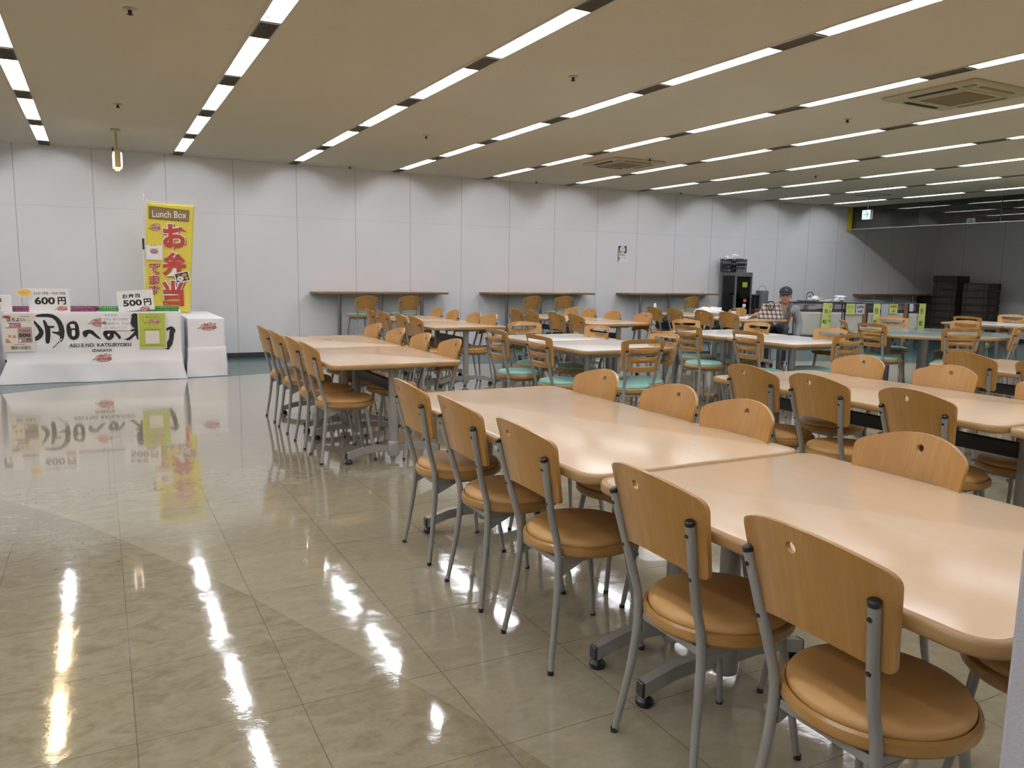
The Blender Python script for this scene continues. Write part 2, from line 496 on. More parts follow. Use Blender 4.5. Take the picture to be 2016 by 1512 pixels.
# ------------------------------------------------------------------ ceiling: light strips and air slots
NF = 11
ORD = ['first', 'second', 'third', 'fourth', 'fifth', 'sixth', 'seventh', 'eighth', 'ninth', 'tenth', 'eleventh', 'twelfth']
b = B()   # trough: opening 0.13 x 1.194, origin in the middle of the opening
L2 = .597; hw = .065
inn = [(-hw, 0), (-hw + .012, .055), (-.03, .088), (.03, .088), (hw - .012, .055), (hw, 0)]
out = [(-hw - .004, 0), (-hw - .004, .094), (hw + .004, .094), (hw + .004, 0)]
vs = [(x, y, z) for y in (-L2, L2) for x, z in inn]; n = len(inn)
b.add(vs, [(i, i + 1, n + i + 1, n + i) for i in range(n - 1)] + [tuple(range(n)), tuple(range(n, 2 * n))[::-1]])
vs = [(x, y, z) for y in (-L2 - .004, L2 + .004) for x, z in out]; n = 4
b.add(vs, [(i, n + i, n + i + 1, i + 1) for i in range(3)] + [tuple(range(n))[::-1], tuple(range(n, 2 * n))])
h_me = b.build('housing', M_REFL, smooth=False)
b = B(); b.tube([(-.012, -.565, .034), (-.012, .535, .034), (-.012, .548, .034)], [.0165, .0165, .011], n=10)
t_me = b.build('tube', M_TUBE)
t_mw = t_me.data.copy(); t_mw.materials[0] = M_TUBEW
b = B(); b.box((-.012, 0, .04), (.034, .035, .034), b=.006)
s_me = b.build('lamp_socket', M_REFL)
b = B(); gl = .185
b.box((0, 0, .03), (.118, 2 * gl, .004), 0)
for sx in (-1, 1): b.box((sx * .0595, 0, .012), (.006, 2 * gl, .036), 1)
for sy in (-1, 1): b.box((0, sy * (gl - .003), .012), (.118, .006, .036), 1)
for i in range(11): b.box((-.05 + .01 * i, 0, .006), (.0026, 2 * gl - .01, .018), 1)
b.box((0, .06, .02), (.112, .004, .008), 0); b.box((0, -.06, .02), (.112, .004, .008), 0)
g_me = b.build('vent_grille', [M_DARK, M_SLAT], smooth=False)
for o in (h_me, t_me, s_me, g_me): COL.objects.unlink(o)
def inst(src, name, parent=None, data=None):
    o = bpy.data.objects.new(name, data or src.data); COL.objects.link(o); o.parent = parent; return o
for k in STRIPS:
    xc = XR[k] - .065
    # long white edging of the slot
    b = B()
    for xx, w in ((XR[k] - .1435, .027), (XR[k] + .006, .012)): b.box((xx, (Y0 + Y1) / 2, ZC + .004), (w, Y1 - Y0, .014))
    struct(b.build('trim_and_lid_%d' % (k + 3), M_TRIM, smooth=False))
    b = B(); b.box((xc - .008, (Y0 + Y1) / 2, ZC + .11), (.17, Y1 - Y0, .01)); 
    struct(b.build('trim_and_lid_%d' % (k + 23), M_DARK, smooth=False))  # near-black back lid above the slot, not edging
    for i in range(NF):
        ym = -.4484 - 1.6013 * i - L2
        if ym - L2 < Y0 + .1: continue
        seen = k >= 0 and not (k == 0 and i > 4) and not (k == 1 and i > 4) and not (k == 2 and i > 5) and not (k >= 3 and i > 6)
        if k >= 5: seen = i <= {5: 5, 6: 4, 7: 4, 8: 3, 9: 2}[k]
        if seen: lab = '%s fluorescent light out from the back wall, %s ceiling strip from the left' % (ORD[i], ORD[k]); grp = 'fluorescent lights in the ceiling strips'
        else: lab = 'recessed fluorescent light of the ceiling strips outside the picture'; grp = 'fluorescent lights beyond the picture'
        t = thing('ceiling_light', lab, 'light', (xc, ym, ZC), 0, grp)
        inst(h_me, 'housing', t)
        inst(t_me, 'tube', t, t_mw if (k == 0 and i in (1, 2)) else None)
        for ys_ in (.578, -.58): inst(s_me, 'lamp_socket', t).location = (0, ys_, 0)
        if seen:
            lab = '%s dark air grille out from the back wall, %s ceiling strip from the left' % (ORD[i], ORD[k]); grp = 'air grilles between the ceiling lights'
        else:
            lab = 'dark air grille of the ceiling strips outside the picture'; grp = 'air grilles beyond the picture'
        g = inst(g_me, 'vent_grille'); g.location = (xc, -.4484 - 1.6013 * i + .2035, ZC)
        tag(g, lab, 'vent', grp)

# sprinkler heads
b = B(); b.lathe([(.042, 0), (.042, -.004), (.03, -.008), (.012, -.010)], mi=0, n=20)
b2 = B(); b2.lathe([(.011, -.008), (.011, -.03), (.018, -.032), (.018, -.036), (.004, -.04)], mi=0, n=12)
spr = [(1.168, -6.668), (1.165, -3.451), (4.378, -6.679), (7.593, -6.667), (4.376, -3.461), (1.168, -.31), (4.381, -.29), (7.60, -3.47), (10.777, -3.465), (7.635, -.28), (10.76, -.3)]
lab = ['between the two leftmost light strips, nearest the camera', 'just in front of the hanging guide lamp', 'between the third and fourth light strips, nearest the camera', 'left of the large air conditioner', 'halfway to the back wall above the left tables', 'above the back wall beside the hanging guide lamp', 'near the back wall above the first counter', 'beside the smaller air conditioner', 'farther right of the smaller air conditioner', 'near the back wall above the second counter', 'near the back wall above the third counter']
for j, ((x, y), l) in enumerate(zip(spr, lab)):
    if j == 0:
        s0 = thing('sprinkler_head', 'small sprinkler head in the ceiling ' + l, 'sprinkler', (x, y, ZC), 0, 'ceiling sprinklers')
        b.build('rosette', mat('sprinkler_rosette', '#b3a894', .5), s0); b2.build('nozzle', mat('sprinkler_nozzle', '#2b2620', .5, metal=.5), s0); index_kids(s0)
    else: dup(s0, (x, y, ZC), 0, 'small sprinkler head in the ceiling ' + l, 'ceiling sprinklers')

# cassette air conditioners
M_AC = mat('ac_cream', '#a99f7d', .45); M_ACG = mat('ac_grille', '#8d7d5c', .6, var=.08, vscale=80); M_ACD = mat('ac_slot_dark', '#15120e', .6)
def cassette(x, y, s, label):
    t = thing('air_conditioner', label, 'air conditioner', (x, y, ZC), 0)
    b = B()
    rings = []
    for e, z in ((0, 0), (0, -.012), (.012, -.024), (.14, -.03)): rings.append([(p[0], p[1], z) for p in rrect(-s / 2 + e, -s / 2 + e, s / 2 - e, s / 2 - e, .03)])
    b.loft(rings); b.build('panel', M_AC, t)
    b = B(); q = s * .31
    rings = [[(p[0], p[1], z) for p in rrect(-q + e, -q + e, q - e, q - e, .02)] for e, z in ((0, -.026), (.006, -.04), (.03, -.044), (.05, -.036))]
    b.loft(rings); b.build('grille_frame', M_AC, t)
    b = B()
    for i in range(28): b.box((-q + .06 + (2 * q - .12) * i / 27, 0, -.0385), (.006, 2 * q - .12, .004), 0)
    b.box((0, 0, -.0365), (2 * q - .11, 2 * q - .11, .002), 0)
    b.build('intake_grille', M_ACG, t)
    for a in range(4):
        b = B(); b.box((0, 0, 0), (s * .5, .042, .01), 0 if a in (0, 1) else 1, b=.004)
        b.box((0, .006, -.004), (s * .5 - .02, .012, .006), 0 if a in (0, 1) else 1)
        o = b.build('air_outlet', [M_ACD, M_ACG], t)
        ang = [pi / 2, 0, -pi / 2, pi][a]
        o.location = (s * .39 * -sin(ang), s * .39 * cos(ang), -.03); o.rotation_euler = (0, 0, ang)
    b = B(); b.box((-s * .37, -s * .36, -.030), (.05, .10, .006), b=.002); b.build('sensor_window', mat('ac_sensor', '#6e695c', .4), t)
cassette(7.51, -7.86, .86, 'large cream cassette air conditioner at the upper right of the ceiling')
cassette(7.57, -2.91, .86, 'smaller looking cassette air conditioner above the second wall counter')

# hanging guide lamp near the back wall on the left
t = thing('hanging_lamp', 'small cream lamp with two lit sides hanging from the ceiling by a rod', 'lamp', (1.17, -1.883, ZC))
M_CREAM = mat('lamp_cream', '#b29f74', .5)
b = B(); b.box((0, 0, -.012), (.10, .07, .024), b=.004); b.build('ceiling_plate', M_CREAM, t)
b = B(); b.tube([(0, 0, -.02), (.004, 0, -.27)], .014, n=10); b.build('rod', M_CREAM, t)
b = B(); b.box((.006, 0, -.345), (.062, .30, .19), b=.008); b.box((.006, 0, -.255), (.075, .12, .03), b=.006); b.build('body', M_CREAM, t)
M_GLOW = mat('lamp_diffuser', '#fff8ec', .5, emit='#fff4e2', es=2.2)
for sx in (-1, 1):
    b = B(); b.loft([[(.006 + sx * (.031 + e), y, -.355 + z) for y, z in rrect(-.14 + q, -.085 + q, .14 - q, .085 - q, .02)] for e, q in ((0, 0), (.012, .004), (.018, .014))])
    b.build('diffuser', M_GLOW, t)
b = B(); b.box((.006, 0, -.448), (.05, .28, .018), b=.004); b.build('bottom_lens', mat('lamp_bottom', '#ffe9bf', .5, emit='#ffe2ae', es=1.0), t)
b = B(); b.tube([(.006, -.12, -.455), (.006, -.12, -.52)], .0015, n=6); b.lathe([(.003, 0), (.005, -.01), (.003, -.02)], (.006, -.12, -.52), n=8); b.build('pull_cord', M_CREAM, t)

# emergency direction sign
t = thing('exit_sign', 'lit white direction sign with green arrow hanging before the glass screen', 'sign', (14.15, -1.76, ZC))
M_SIGNB = mat('sign_case', '#b5b2b0', .45); M_SIGNF = mat('sign_face', '#eef6fb', .4, emit='#dfeefb', es=.85); M_SIGNG = mat('sign_green', '#1f9a6c', .5, emit='#1f9a6c', es=.35); M_SIGNP = mat('sign_pale_green', '#b9d9e8', .5, emit='#b4d6ea', es=.7)
b = B(); b.tube([(0, 0, 0), (0, 0, -.24)], .008, n=8); b.lathe([(.03, 0), (.03, -.006), (.012, -.012)], n=16); b.build('rod', M_SIGNB, t)
b = B(); b.box((0, 0, -.335), (.07, .20, .19), b=.01); b.build('case', M_SIGNB, t)
for sg in (-1, 1):
    b = B()
    b.box((sg * .0355, 0, -.335), (.003, .182, .172), 0)
    def P(u, v, k): return (sg * (.0372 + .0004 * k), -u, -.335 + v)     # u runs towards the camera side
    b.add([P(*q, 1) for q in ((-.08, -.07), (-.02, -.07), (-.02, -.035), (-.08, -.02))], [(0, 1, 2, 3)], 2)
    b.add([P(*q, 2) for q in ((-.06, -.008), (.03, -.008), (.03, .008), (-.06, .008))], [(0, 1, 2, 3)], 1)
    b.add([P(*q, 2) for q in ((-.015, .058), (.01, .058), (.062, 0), (.01, -.058), (-.015, -.058), (.036, 0))], [(0, 1, 2, 5), (2, 3, 4, 5)], 1)
    b.build('face', [M_SIGNF, M_SIGNG, M_SIGNP], t, smooth=False)

# access hatch
b = B()
for s_ in (-1, 1):
    b.box((s_ * .225, 0, -.002), (.008, .458, .005)); b.box((0, s_ * .225, -.002), (.458, .008, .005))
o = b.build('access_hatch', mat('hatch_rim', '#3a362e', .6), smooth=False); o.location = (13.9, -2.05, ZC)
tag(o, 'thin square frame of an access hatch in the ceiling above the direction sign', 'hatch')

# smoke screen of tinted glass hanging from the ceiling, yellow post at the wall
def glass(name, tint, refl, rough=.0):
    m = bpy.data.materials.new(name); m.use_nodes = True; nt = m.node_tree; nt.nodes.clear()
    o = nt.nodes.new('ShaderNodeOutputMaterial'); mx = nt.nodes.new('ShaderNodeMixShader'); tr = nt.nodes.new('ShaderNodeBsdfTransparent'); gl_ = nt.nodes.new('ShaderNodeBsdfGlossy')
    tr.inputs[0].default_value = lin(tint); gl_.inputs['Roughness'].default_value = rough; gl_.inputs[0].default_value = (.9, .92, .95, 1)
    fr = nt.nodes.new('ShaderNodeFresnel'); fr.inputs[0].default_value = 1.5
    ma = nt.nodes.new('ShaderNodeMath'); ma.operation = 'MULTIPLY_ADD'; ma.inputs[1].default_value = 1.0; ma.inputs[2].default_value = refl; ma.use_clamp = True
    nt.links.new(fr.outputs[0], ma.inputs[0]); nt.links.new(ma.outputs[0], mx.inputs[0]); nt.links.new(tr.outputs[0], mx.inputs[1]); nt.links.new(gl_.outputs[0], mx.inputs[2]); nt.links.new(mx.outputs[0], o.inputs[0])
    return m
M_SMOKE = glass('smoke_screen_glass', '#a2a09a', .06)
t = thing('smoke_screen', 'long tinted glass smoke screen hanging from the ceiling at the right', 'glass screen', (15.786, 0, 0))
ys = [-.02, -1.71, -3.35, -5.0, -6.65, -8.3, -9.95, -11.6, -13.25, -14.9, -17.5]
for a, e in zip(ys, ys[1:]):
    b = B(); b.box((0, (a + e) / 2, 2.655), (.006, a - e - .008, .47)); b.build('pane', M_SMOKE, t, smooth=False)
b = B(); b.box((0, -8.75, 2.414), (.022, 17.5, .016), b=.003); b.build('bottom_rail', mat('rail_alu', '#d9d9db', .3, metal=.6), t)
b = B(); b.box((0, -8.75, 2.884), (.03, 17.5, .012)); b.build('top_rail', mat('rail_dark', '#2c2b28', .5), t)
M_JNT = mat('joint_dark', '#33322e', .5)
for yj in [-.17] + ys[1:-1]:
    b = B(); b.box((0, yj, 2.65), (.012, .008, .46)); b.build('joint', M_JNT, t, smooth=False)
b = B(); b.box((0, -.035, 2.63), (.14, .07, .515), b=.004); b.box((0, -.075, 2.63), (.05, .012, .515), b=.003)
b.build('wall_bracket', mat('bracket_yellow', '#b3a72a', .5), t)

# ------------------------------------------------------------------ chairs
M_WOOD = grain('beech_back', '#936a30', '#9e7338', '#ab8248', 3.0, 26.0, 2.2, rough=.33, coat=.15)
M_WOODS = grain('beech_seat_ring', '#8e6632', '#9a723c', '#a77e48', 5, 5, 24, rough=.35, coat=.1)
M_TAN = mat('tan_vinyl', '#b48a52', .47, var=.05, vscale=6, bump=.12, bscale=420)
M_GREEN = mat('teal_vinyl', '#7aa79b', .42, var=.05, vscale=6, bump=.12, bscale=420)
M_PLY = grain('ply_edge', '#94672f', '#b98d54', '#d0aa76', 2, 2, 2, rough=.4)

def leg_set(t, rear, front, wr, wf, rr=.0125):
    """rear: list (x,z) from the floor up; front likewise; wr/wf: half widths per point"""
    for s in (-1, 1):
        for path, ws, is_rear in ((rear, wr, True), (front, wf, False)):
            pts = [(x, s * w, z) for (x, z), w in zip(path, ws)]; k = len(pts)
            b = B(); b.tube(smooth_path(pts), [rr * .74 + rr * .26 * min(1, i / (4 * (k - 1)) * (3.2 if is_rear else 1)) for i in range(4 * (k - 1) + 1)], n=12)
            if is_rear:
                e = Vector(pts[-1]); d = (e - Vector(pts[-2])).normalized()
                for q in (.028, .15):
                    c = e - d * q; b.tube([c + Vector((-rr - .0015, 0, -.2 * rr)), c + Vector((0, 0, 0))], .0055, 1, n=8)
            lg = b.build('leg', [M_STEEL, M_BLACK], t)
            if is_rear:
                b = B(); b.tube([e - d * .001, e + d * .009, e + d * .012], [rr * 1.05, rr * 1.05, rr * .7], n=12); b.build('cap', M_BLACK, lg)
            b = B(); b.tube([(pts[0][0], pts[0][1], .0), (pts[0][0], pts[0][1], .014)], rr * .86, n=12); b.build('foot_tip', M_BLACK, lg)
def smooth_path(pts, sub=4):
    P = [Vector(p) for p in pts]; out = []
    for i in range(len(P) - 1):
        a = P[max(0, i - 1)]; b0 = P[i]; c = P[i + 1]; d = P[min(len(P) - 1, i + 2)]
        for j in range(sub):
            t = j / sub
            out.append(.5 * ((2 * b0) + (c - a) * t + (2 * a - 5 * b0 + 4 * c - d) * t * t + (3 * b0 - a - 3 * c + d) * t ** 3))
    out.append(P[-1]); return out

def seat(t, z, cushion_mat, r=.204, cx=.045):
    b = B(); b.M = Matrix.Translation((cx, 0, 0)); b.lathe([(r - .03, z - .062), (r - .008, z - .060), (r - .001, z - .052), (r, z - .040), (r - .002, z - .030), (r - .011, z - .025), (r - .0135, z - .032), (r - .05, z - .033)], n=48); b.build('seat', M_WOODS, t)
    q = r - .014
    b = B(); b.M = Matrix.Translation((cx, 0, 0)); b.lathe([(q - .004, z - .032), (q, z - .024), (q - .0005, z - .016), (q - .005, z - .007), (q - .018, z), (q - .05, z + .006), (q - .1, z + .0085), (.01, z + .009)], n=48); b.build('cushion', cushion_mat, t, ang=60)
def seat_frame(t, z, xr, wr, xf, wf):
    b = B()
    for s in (-1, 1):
        a = Vector((xr, s * wr, z)); c = Vector((xf, s * wf, z)); d = c - a
        R = Matrix.Rotation(atan2(d.y, d.x), 3, 'Z'); m = (a + c) / 2
        b.box((m.x, m.y, m.z), (d.length, .008, .026), b=.002, R=R)
        # gusset at the rear leg
        n = Vector((-d.y, d.x, 0)).normalized() * .004
        p = [a + Vector((.008, 0, -.012)), a + d * .36 + Vector((0, 0, -.012)), a + Vector((.008, 0, -.055))]
        b.loft([[tuple(q + n) for q in p], [tuple(q - n) for q in p]])
    b.box((xr + .012, 0, z - .002), (.022, 2 * wr - .02, .022), b=.002)
    b.box((xf - .012, 0, z - .002), (.022, 2 * wf - .01, .022), b=.002)
    b.build('seat_frame', M_STEEL, t)
def back_round(t, dz=0.0):
    """plain beech back: arched top, hollowed lower edge, one round grip hole"""
    zt, zb = .832 + dz, .572 + dz
    top = [(-.195 + .39 * i / 16, zt - .050 * (abs(-1 + 2 * i / 16)) ** 2.1) for i in range(17)]
    bot = [(.171 - .342 * i / 14, zb + .036 * (1 - abs(-1 + 2 * i / 14) ** 2.0)) for i in range(15)]
    pts = [bot[-1]] + top[:] + bot[:-1]
    rads = []
    for p in pts: rads.append(.0)
    cor = {0: .022, 1: .035, 17: .035, 18: .022}
    o = []
    k = len(pts)
    for i in range(k):
        if i in cor:
            p = Vector(pts[i]); a = (Vector(pts[i - 1]) - p); c = (Vector(pts[(i + 1) % k]) - p); r = min(cor[i], a.length * .95 if i not in (1, 17) else 9, 9)
            a.normalize(); c.normalize(); r2 = min(cor[i], .024)
            for j in range(5):
                q = j / 4; w = (1 - q) ** 2 * (p + a * r2) + 2 * q * (1 - q) * p + q * q * (p + c * r2); o.append((w.x, w.y))
        else: o.append(pts[i])
    fn = lambda u, v: (back_x(v - dz) - .046 + 1.6 * u * u, u, v)
    b = B(); plate(b, o[::-1], [ell(0, zt - .046, .0125, .0125, 14)], fn, .0125, .03)
    b.build('backrest', M_WOOD, t, ang=50)
def back_x(z): return -.135 - .265 * (z - .55)
def back_slat(t):
    zt, zb = .826, .562
    pts = [(-.170, zb + .004)] + [(-.200 + .400 * i / 14, zt - .020 * abs(-1 + 2 * i / 14) ** 2) for i in range(15)] + [(.170, zb + .004)] + [(.1 - .05 * i, zb - .006) for i in range(5)]
    o = []; k = len(pts)
    for i in range(k):
        if i in (0, 1, 15, 16):
            p = Vector(pts[i]); a = (Vector(pts[i - 1]) - p).normalized(); c = (Vector(pts[(i + 1) % k]) - p).normalized()
            for j in range(5):
                q = j / 4; w = (1 - q) ** 2 * (p + a * .02) + 2 * q * (1 - q) * p + q * q * (p + c * .02); o.append((w.x, w.y))
        else: o.append(pts[i])
    holes = []
    for z0, z1, w0, w1 in ((.754, .785, .146, .151), (.677, .708, .126, .131), (.600, .631, .112, .117)):
        holes.append(round_poly([(-w0, z0), (w0, z0), (w1, z1), (-w1, z1)], [.008] * 4, 3))
    fn = lambda u, v: (back_x(v) - .046 + 1.6 * u * u, u, v)
    b = B(); plate(b, o[::-1], holes, fn, .0125, .028)
    b.build('backrest', M_WOOD, t, ang=50)
REAR = [(-.166, 0), (-.144, .15), (-.131, .25), (-.124, .34), (-.127, .42), (-.148, .50), (-.173, .60), (-.2015, .722)]
REARW = [.170, .150, .140, .134, .131, .134, .144, .158]
FRONT = [(.216, 0), (.196, .14), (.175, .27), (.160, .372)]
FRONTW = [.156, .142, .130, .122]
def make_chair(kind):
    t = thing('dining_chair' if kind == 'round' else 'slatted_chair', 'x', 'chair')
    seat(t, .442, M_TAN if kind == 'round' else M_GREEN)
    (back_round if kind == 'round' else back_slat)(t)
    leg_set(t, REAR, FRONT, REARW, FRONTW)
    seat_frame(t, .367, -.122, .128, .158, .118)
    index_kids(t); return t
PROTO = {'round': make_chair('round'), 'slat': make_chair('slat')}
USED = set()
def chair(kind, x, y, deg, label, group):
    rz = radians(deg)
    if kind not in USED:
        USED.add(kind); r = PROTO[kind]; r.location = (x, y, 0); r.rotation_euler = (0, 0, rz); r['label'] = label; r['group'] = group; return r
    return dup(PROTO[kind], (x, y, 0), rz, label, group)
rnd = random.Random(7)
def jit(a): return rnd.uniform(-a, a)

# ------------------------------------------------------------------ tables
def laminate(name, c1, c2, rough=.3):
    m = bpy.data.materials.new(name); t = NT(m)
    n1 = t.noise(t.scale(t.obj(), 22, 2.2, 2), 1, 4, .55, .2); n2 = t.noise(t.obj(), 3.0, 3)
    t.base(t.mix(n1, lin(c1), lin(c2)))
    t.put(t.bsdf.inputs['Roughness'], t.math('ADD', rough, t.math('MULTIPLY', n2, .08)))
    t.bump(t.noise(t.obj(), 55, 2), .025, .002)
    t.bsdf.inputs['Specular IOR Level'].default_value = .5
    return m
M_TOP = laminate('cream_laminate', '#ccaf90', '#d2b697', .13)
M_TOPW = laminate('white_laminate', '#f0efec', '#f3f2f0', .09)
M_TOPG = laminate('grey_green_laminate', '#8fa09a', '#97a8a2', .09)
M_EDGE = grain('table_edge_wood', '#8c6c42', '#98774c', '#a48458', 7, 2.5, 26, rough=.4)
M_GROOVE = mat('edge_groove', '#6f5433', .6)
def table_top(t, outline_fn, top_mat, z=.70):
    """outline_fn(inset) -> list of (x,y)"""
    b = B()
    def ring(e, zz): return [(p[0], p[1], zz) for p in outline_fn(e)]
    R = [ring(.016, z - .035), ring(.004, z - .032), ring(0, z - .026), ring(0, z - .009), ring(.003, z - .002), ring(.010, z)]
    b.loft(R, 1, cap0=True, cap1=False)
    b.loft([ring(.010, z), ring(.016, z - .0002)], 1, False, False)
    b.loft([ring(.016, z - .0002), ring(.0178, z - .0004)], 2, False, False)
    b.loft([ring(.0178, z - .0004), ring(.02, z)], 0, False, True)
    return b.build('tabletop', [top_mat, M_EDGE, M_GROOVE], t, ang=60)
def pedestal_table(x, y, w, l, label, group):
    """w along x, l along y; two T-shaped pedestals joined by a black bar"""
    t = thing('dining_table', label, 'table', (x, y, 0), 0, group)
    table_top(t, lambda e: rrect(-w / 2 + e, -l / 2 + e, w / 2 - e, l / 2 - e, .075 - e, 6), M_TOP)
    yl = l / 2 - (.125 if l > 1.5 or y < -10 else .165)
    for s in (-1, 1):
        b = B(); b.lathe([(.033, .10), (.033, .655)], (0, s * yl, 0), n=20); b.build('leg', M_STEEL, t)
        b = B()
        b.lathe([(.038, .035), (.042, .04), (.042, .115), (.037, .135), (.033, .14)], (0, s * yl, 0), n=20)
        for e in (-1, 1):
            P = [(e * .03, .088), (e * .12, .094), (e * .22, .085), (e * .335, .055)]
            rings = []
            for xx, zz in P: rings.append([(xx, s * yl - .018, zz - .023), (xx, s * yl + .018, zz - .023), (xx, s * yl + .018, zz + .023), (xx, s * yl - .018, zz + .023)])
            b.loft(rings)
        ft = b.build('foot', M_STEEL, t)
        for e in (-1, 1):
            b = B()
            b.box((e * .338, s * yl, .056), (.012, .038, .048), b=.004)
            b.lathe([(.024, 0), (.028, .006), (.028, .018), (.016, .03), (.012, .036)], (e * .322, s * yl, 0), n=14)
            b.build('glide', M_BLACK, ft)
        b = B(); b.box((0, s * yl, .655), (.52, .07, .016), b=.004); b.box((0, s * yl, .645), (.30, .045, .02), b=.004); b.build('mounting_plate', M_STEEL, t)
    b = B(); b.box((0, 0, .525), (.032, 2 * yl - .06, .075), b=.005); b.build('crossbar', M_BLACK, t)
    return t
def post_table(x, y, w, l, label, group, deg=0):
    t = thing('white_table', label, 'table', (x, y, 0), radians(deg), group)
    table_top(t, lambda e: rrect(-w / 2 + e, -l / 2 + e, w / 2 - e, l / 2 - e, .06 - e, 6), M_TOPW)
    for sx in (-1, 1):
        for sy in (-1, 1):
            b = B(); b.lathe([(.024, 0), (.027, .008), (.0275, .02), (.0275, .655), (.045, .657), (.045, .664)], (sx * (w / 2 - .075), sy * (l / 2 - .075), 0), n=18); b.build('leg', M_BRUSH, t)
    b = B()
    for sx in (-1, 1): b.box((sx * (w / 2 - .075), 0, .648), (.03, l - .2, .03), b=.003)
    for sy in (-1, 1): b.box((0, sy * (l / 2 - .075), .648), (w - .2, .03, .03), b=.003)
    b.build('apron', M_STEEL, t)
    return t

GT = 'beige dining tables with wooden edges'
pedestal_table(2.66, -10.985, .92, 1.215, 'nearest beige dining table, cut off by the grey column', GT)
pedestal_table(2.66, -9.475, .92, 1.785, 'long beige dining table joined to the far end of the nearest table', GT)
pedestal_table(2.69, -6.705, .93, 1.215, 'nearer beige table of the left pair with eight chairs', GT)
pedestal_table(2.69, -5.480, .93, 1.215, 'farther beige table of the left pair with eight chairs', GT)
pedestal_table(4.68, -3.51, .94, 1.215, 'nearer beige table of the pair before the first wall counter', GT)
pedestal_table(4.70, -2.285, .94, 1.215, 'farther beige table of the pair before the first wall counter', GT)
pedestal_table(6.90, -3.43, .98, 1.215, 'nearer beige table of the pair before the second wall counter', GT)
pedestal_table(6.90, -2.205, .98, 1.215, 'farther beige table of the pair before the second wall counter', GT)
pedestal_table(4.70, -9.48, .90, 1.80, 'long beige table right behind the nearest row, with black crossbar showing', GT)
pedestal_table(4.70, -11.0, .90, 1.215, 'beige table at the right edge, only its far corner showing', GT)
pedestal_table(6.80, -9.48, .92, 1.80, 'beige table at the right edge behind the long table', GT)
pedestal_table(9.53, -3.243, .94, 1.215, 'beige table with the plaid bag, man sitting at its end', GT)
pedestal_table(9.53, -2.02, .94, 1.215, 'beige table beyond the man, with crumpled white paper on it', GT)
GW = 'white topped tables with wooden edges'
post_table(4.88, -5.68, .96, .78, 'farther white table of the left white pair', GW)
post_table(4.84, -6.54, .96, .92, 'nearer white table of the left white pair', GW)
post_table(7.07, -5.70, .96, .92, 'farther white table of the right white pair', GW)
post_table(7.07, -6.635, .96, .92, 'nearer white table of the right white pair', GW)
post_table(12.62, -5.26, 1.04, .92, 'far white table in front of the dark crates', GW)
post_table(12.62, -6.20, 1.04, .92, 'white table cut by the right edge, before the dark crates', GW)

# round table of two halves
def half_round(x, y, sg, label):
    r = .90
    t = thing('half_round_table', label, 'table', (x, y, 0), 0 if sg > 0 else pi, 'grey green half round tables')
    def outl(e):
        rr = r - e; a0 = math.asin(min(1, (.004 + e) / rr)); n = 28
        return [(rr * cos(-pi / 2 + a0 + (pi - 2 * a0) * i / n), rr * sin(-pi / 2 + a0 + (pi - 2 * a0) * i / n)) for i in range(n + 1)]
    table_top(t, outl, M_TOPG)
    for lx, ly in ((.42, -.30), (.42, .30), (.14, -.60), (.14, .60)):
        b = B(); b.lathe([(.045, 0), (.052, .006), (.052, .65), (.07, .652), (.07, .664)], (lx, ly, 0), n=22); b.build('leg', M_BRUSH, t)
    return t
half_round(9.65, -6.27, -1, 'left half of the round grey green table')
half_round(9.65, -6.27, 1, 'right half of the round grey green table')

# ------------------------------------------------------------------ chairs at their tables
def row(xs, ys, deg, side, table, kind='round', j=3.0):
    col = 'tan-seat wooden chair' if kind == 'round' else 'slatted chair with teal seat'
    for i, (x, y) in enumerate(zip(xs, ys)):
        chair(kind, x, y, deg + jit(j), '%s, %s from the camera, %s side of %s' % (col, ORD[i], side, table), 'tan seat chairs' if kind == 'round' else 'slatted teal seat chairs')
row([2.335, 2.335], [-11.256, -10.752], 0, 'left', 'the nearest table', j=1.0)
row([2.93, 2.93], [-11.36, -10.765], 180, 'right', 'the nearest table', j=1.0)
row([2.335, 2.337, 2.340], [-10.050, -9.512, -8.968], 0, 'left', 'the long near table', j=1.0)
row([2.91, 2.937, 2.943], [-10.042, -9.589, -9.006], 180, 'right', 'the long near table', j=1.5)
row([2.365, 2.368, 2.37, 2.373], [-6.926, -6.414, -5.79, -5.243], 0, 'left', 'the left beige pair', j=1.0)
row([2.978, 2.974, 2.971, 2.98], [-7.02, -6.434, -5.844, -5.19], 180, 'right', 'the left beige pair', j=1.5)
row([4.25, 4.265, 4.262, 4.25], [-3.94, -3.43, -2.755, -2.31], 0, 'left', 'the first counter table pair')
row([4.863, 4.855, 4.849, 4.87], [-3.815, -3.39, -2.735, -2.13], 180, 'right', 'the first counter table pair')
row([6.40, 6.37, 6.358, 6.36], [-3.92, -3.47, -2.84, -2.39], 0, 'left', 'the second counter table pair')
row([7.10, 7.11, 7.09, 7.07], [-3.88, -3.17, -2.585, -2.13], 180, 'right', 'the second counter table pair')
row([4.325, 4.33, 4.325], [-10.065, -9.515, -9.056], 0, 'left', 'the long second-row table', j=1.0)
row([4.98, 4.98, 4.978], [-10.11, -9.517, -8.937], 180, 'right', 'the long second-row table', j=1.5)
row([6.36, 6.36], [-9.52, -9.02], 0, 'left', 'the right-edge beige table', j=2)
row([9.02, 9.01, 9.01, 9.0], [-3.81, -3.30, -2.64, -2.13], 0, 'left', "the man's table pair")
row([10.21], [-3.33], 180, 'right', "the man's table, under him", j=0)
chair('round', 9.83, -2.76, 182, "tan-seat wooden chair behind the paper cup, man's table pair", 'tan seat chairs')
chair('round', 9.84, -2.00, 179, "farthest tan-seat wooden chair behind the white paper, man's table pair", 'tan seat chairs')
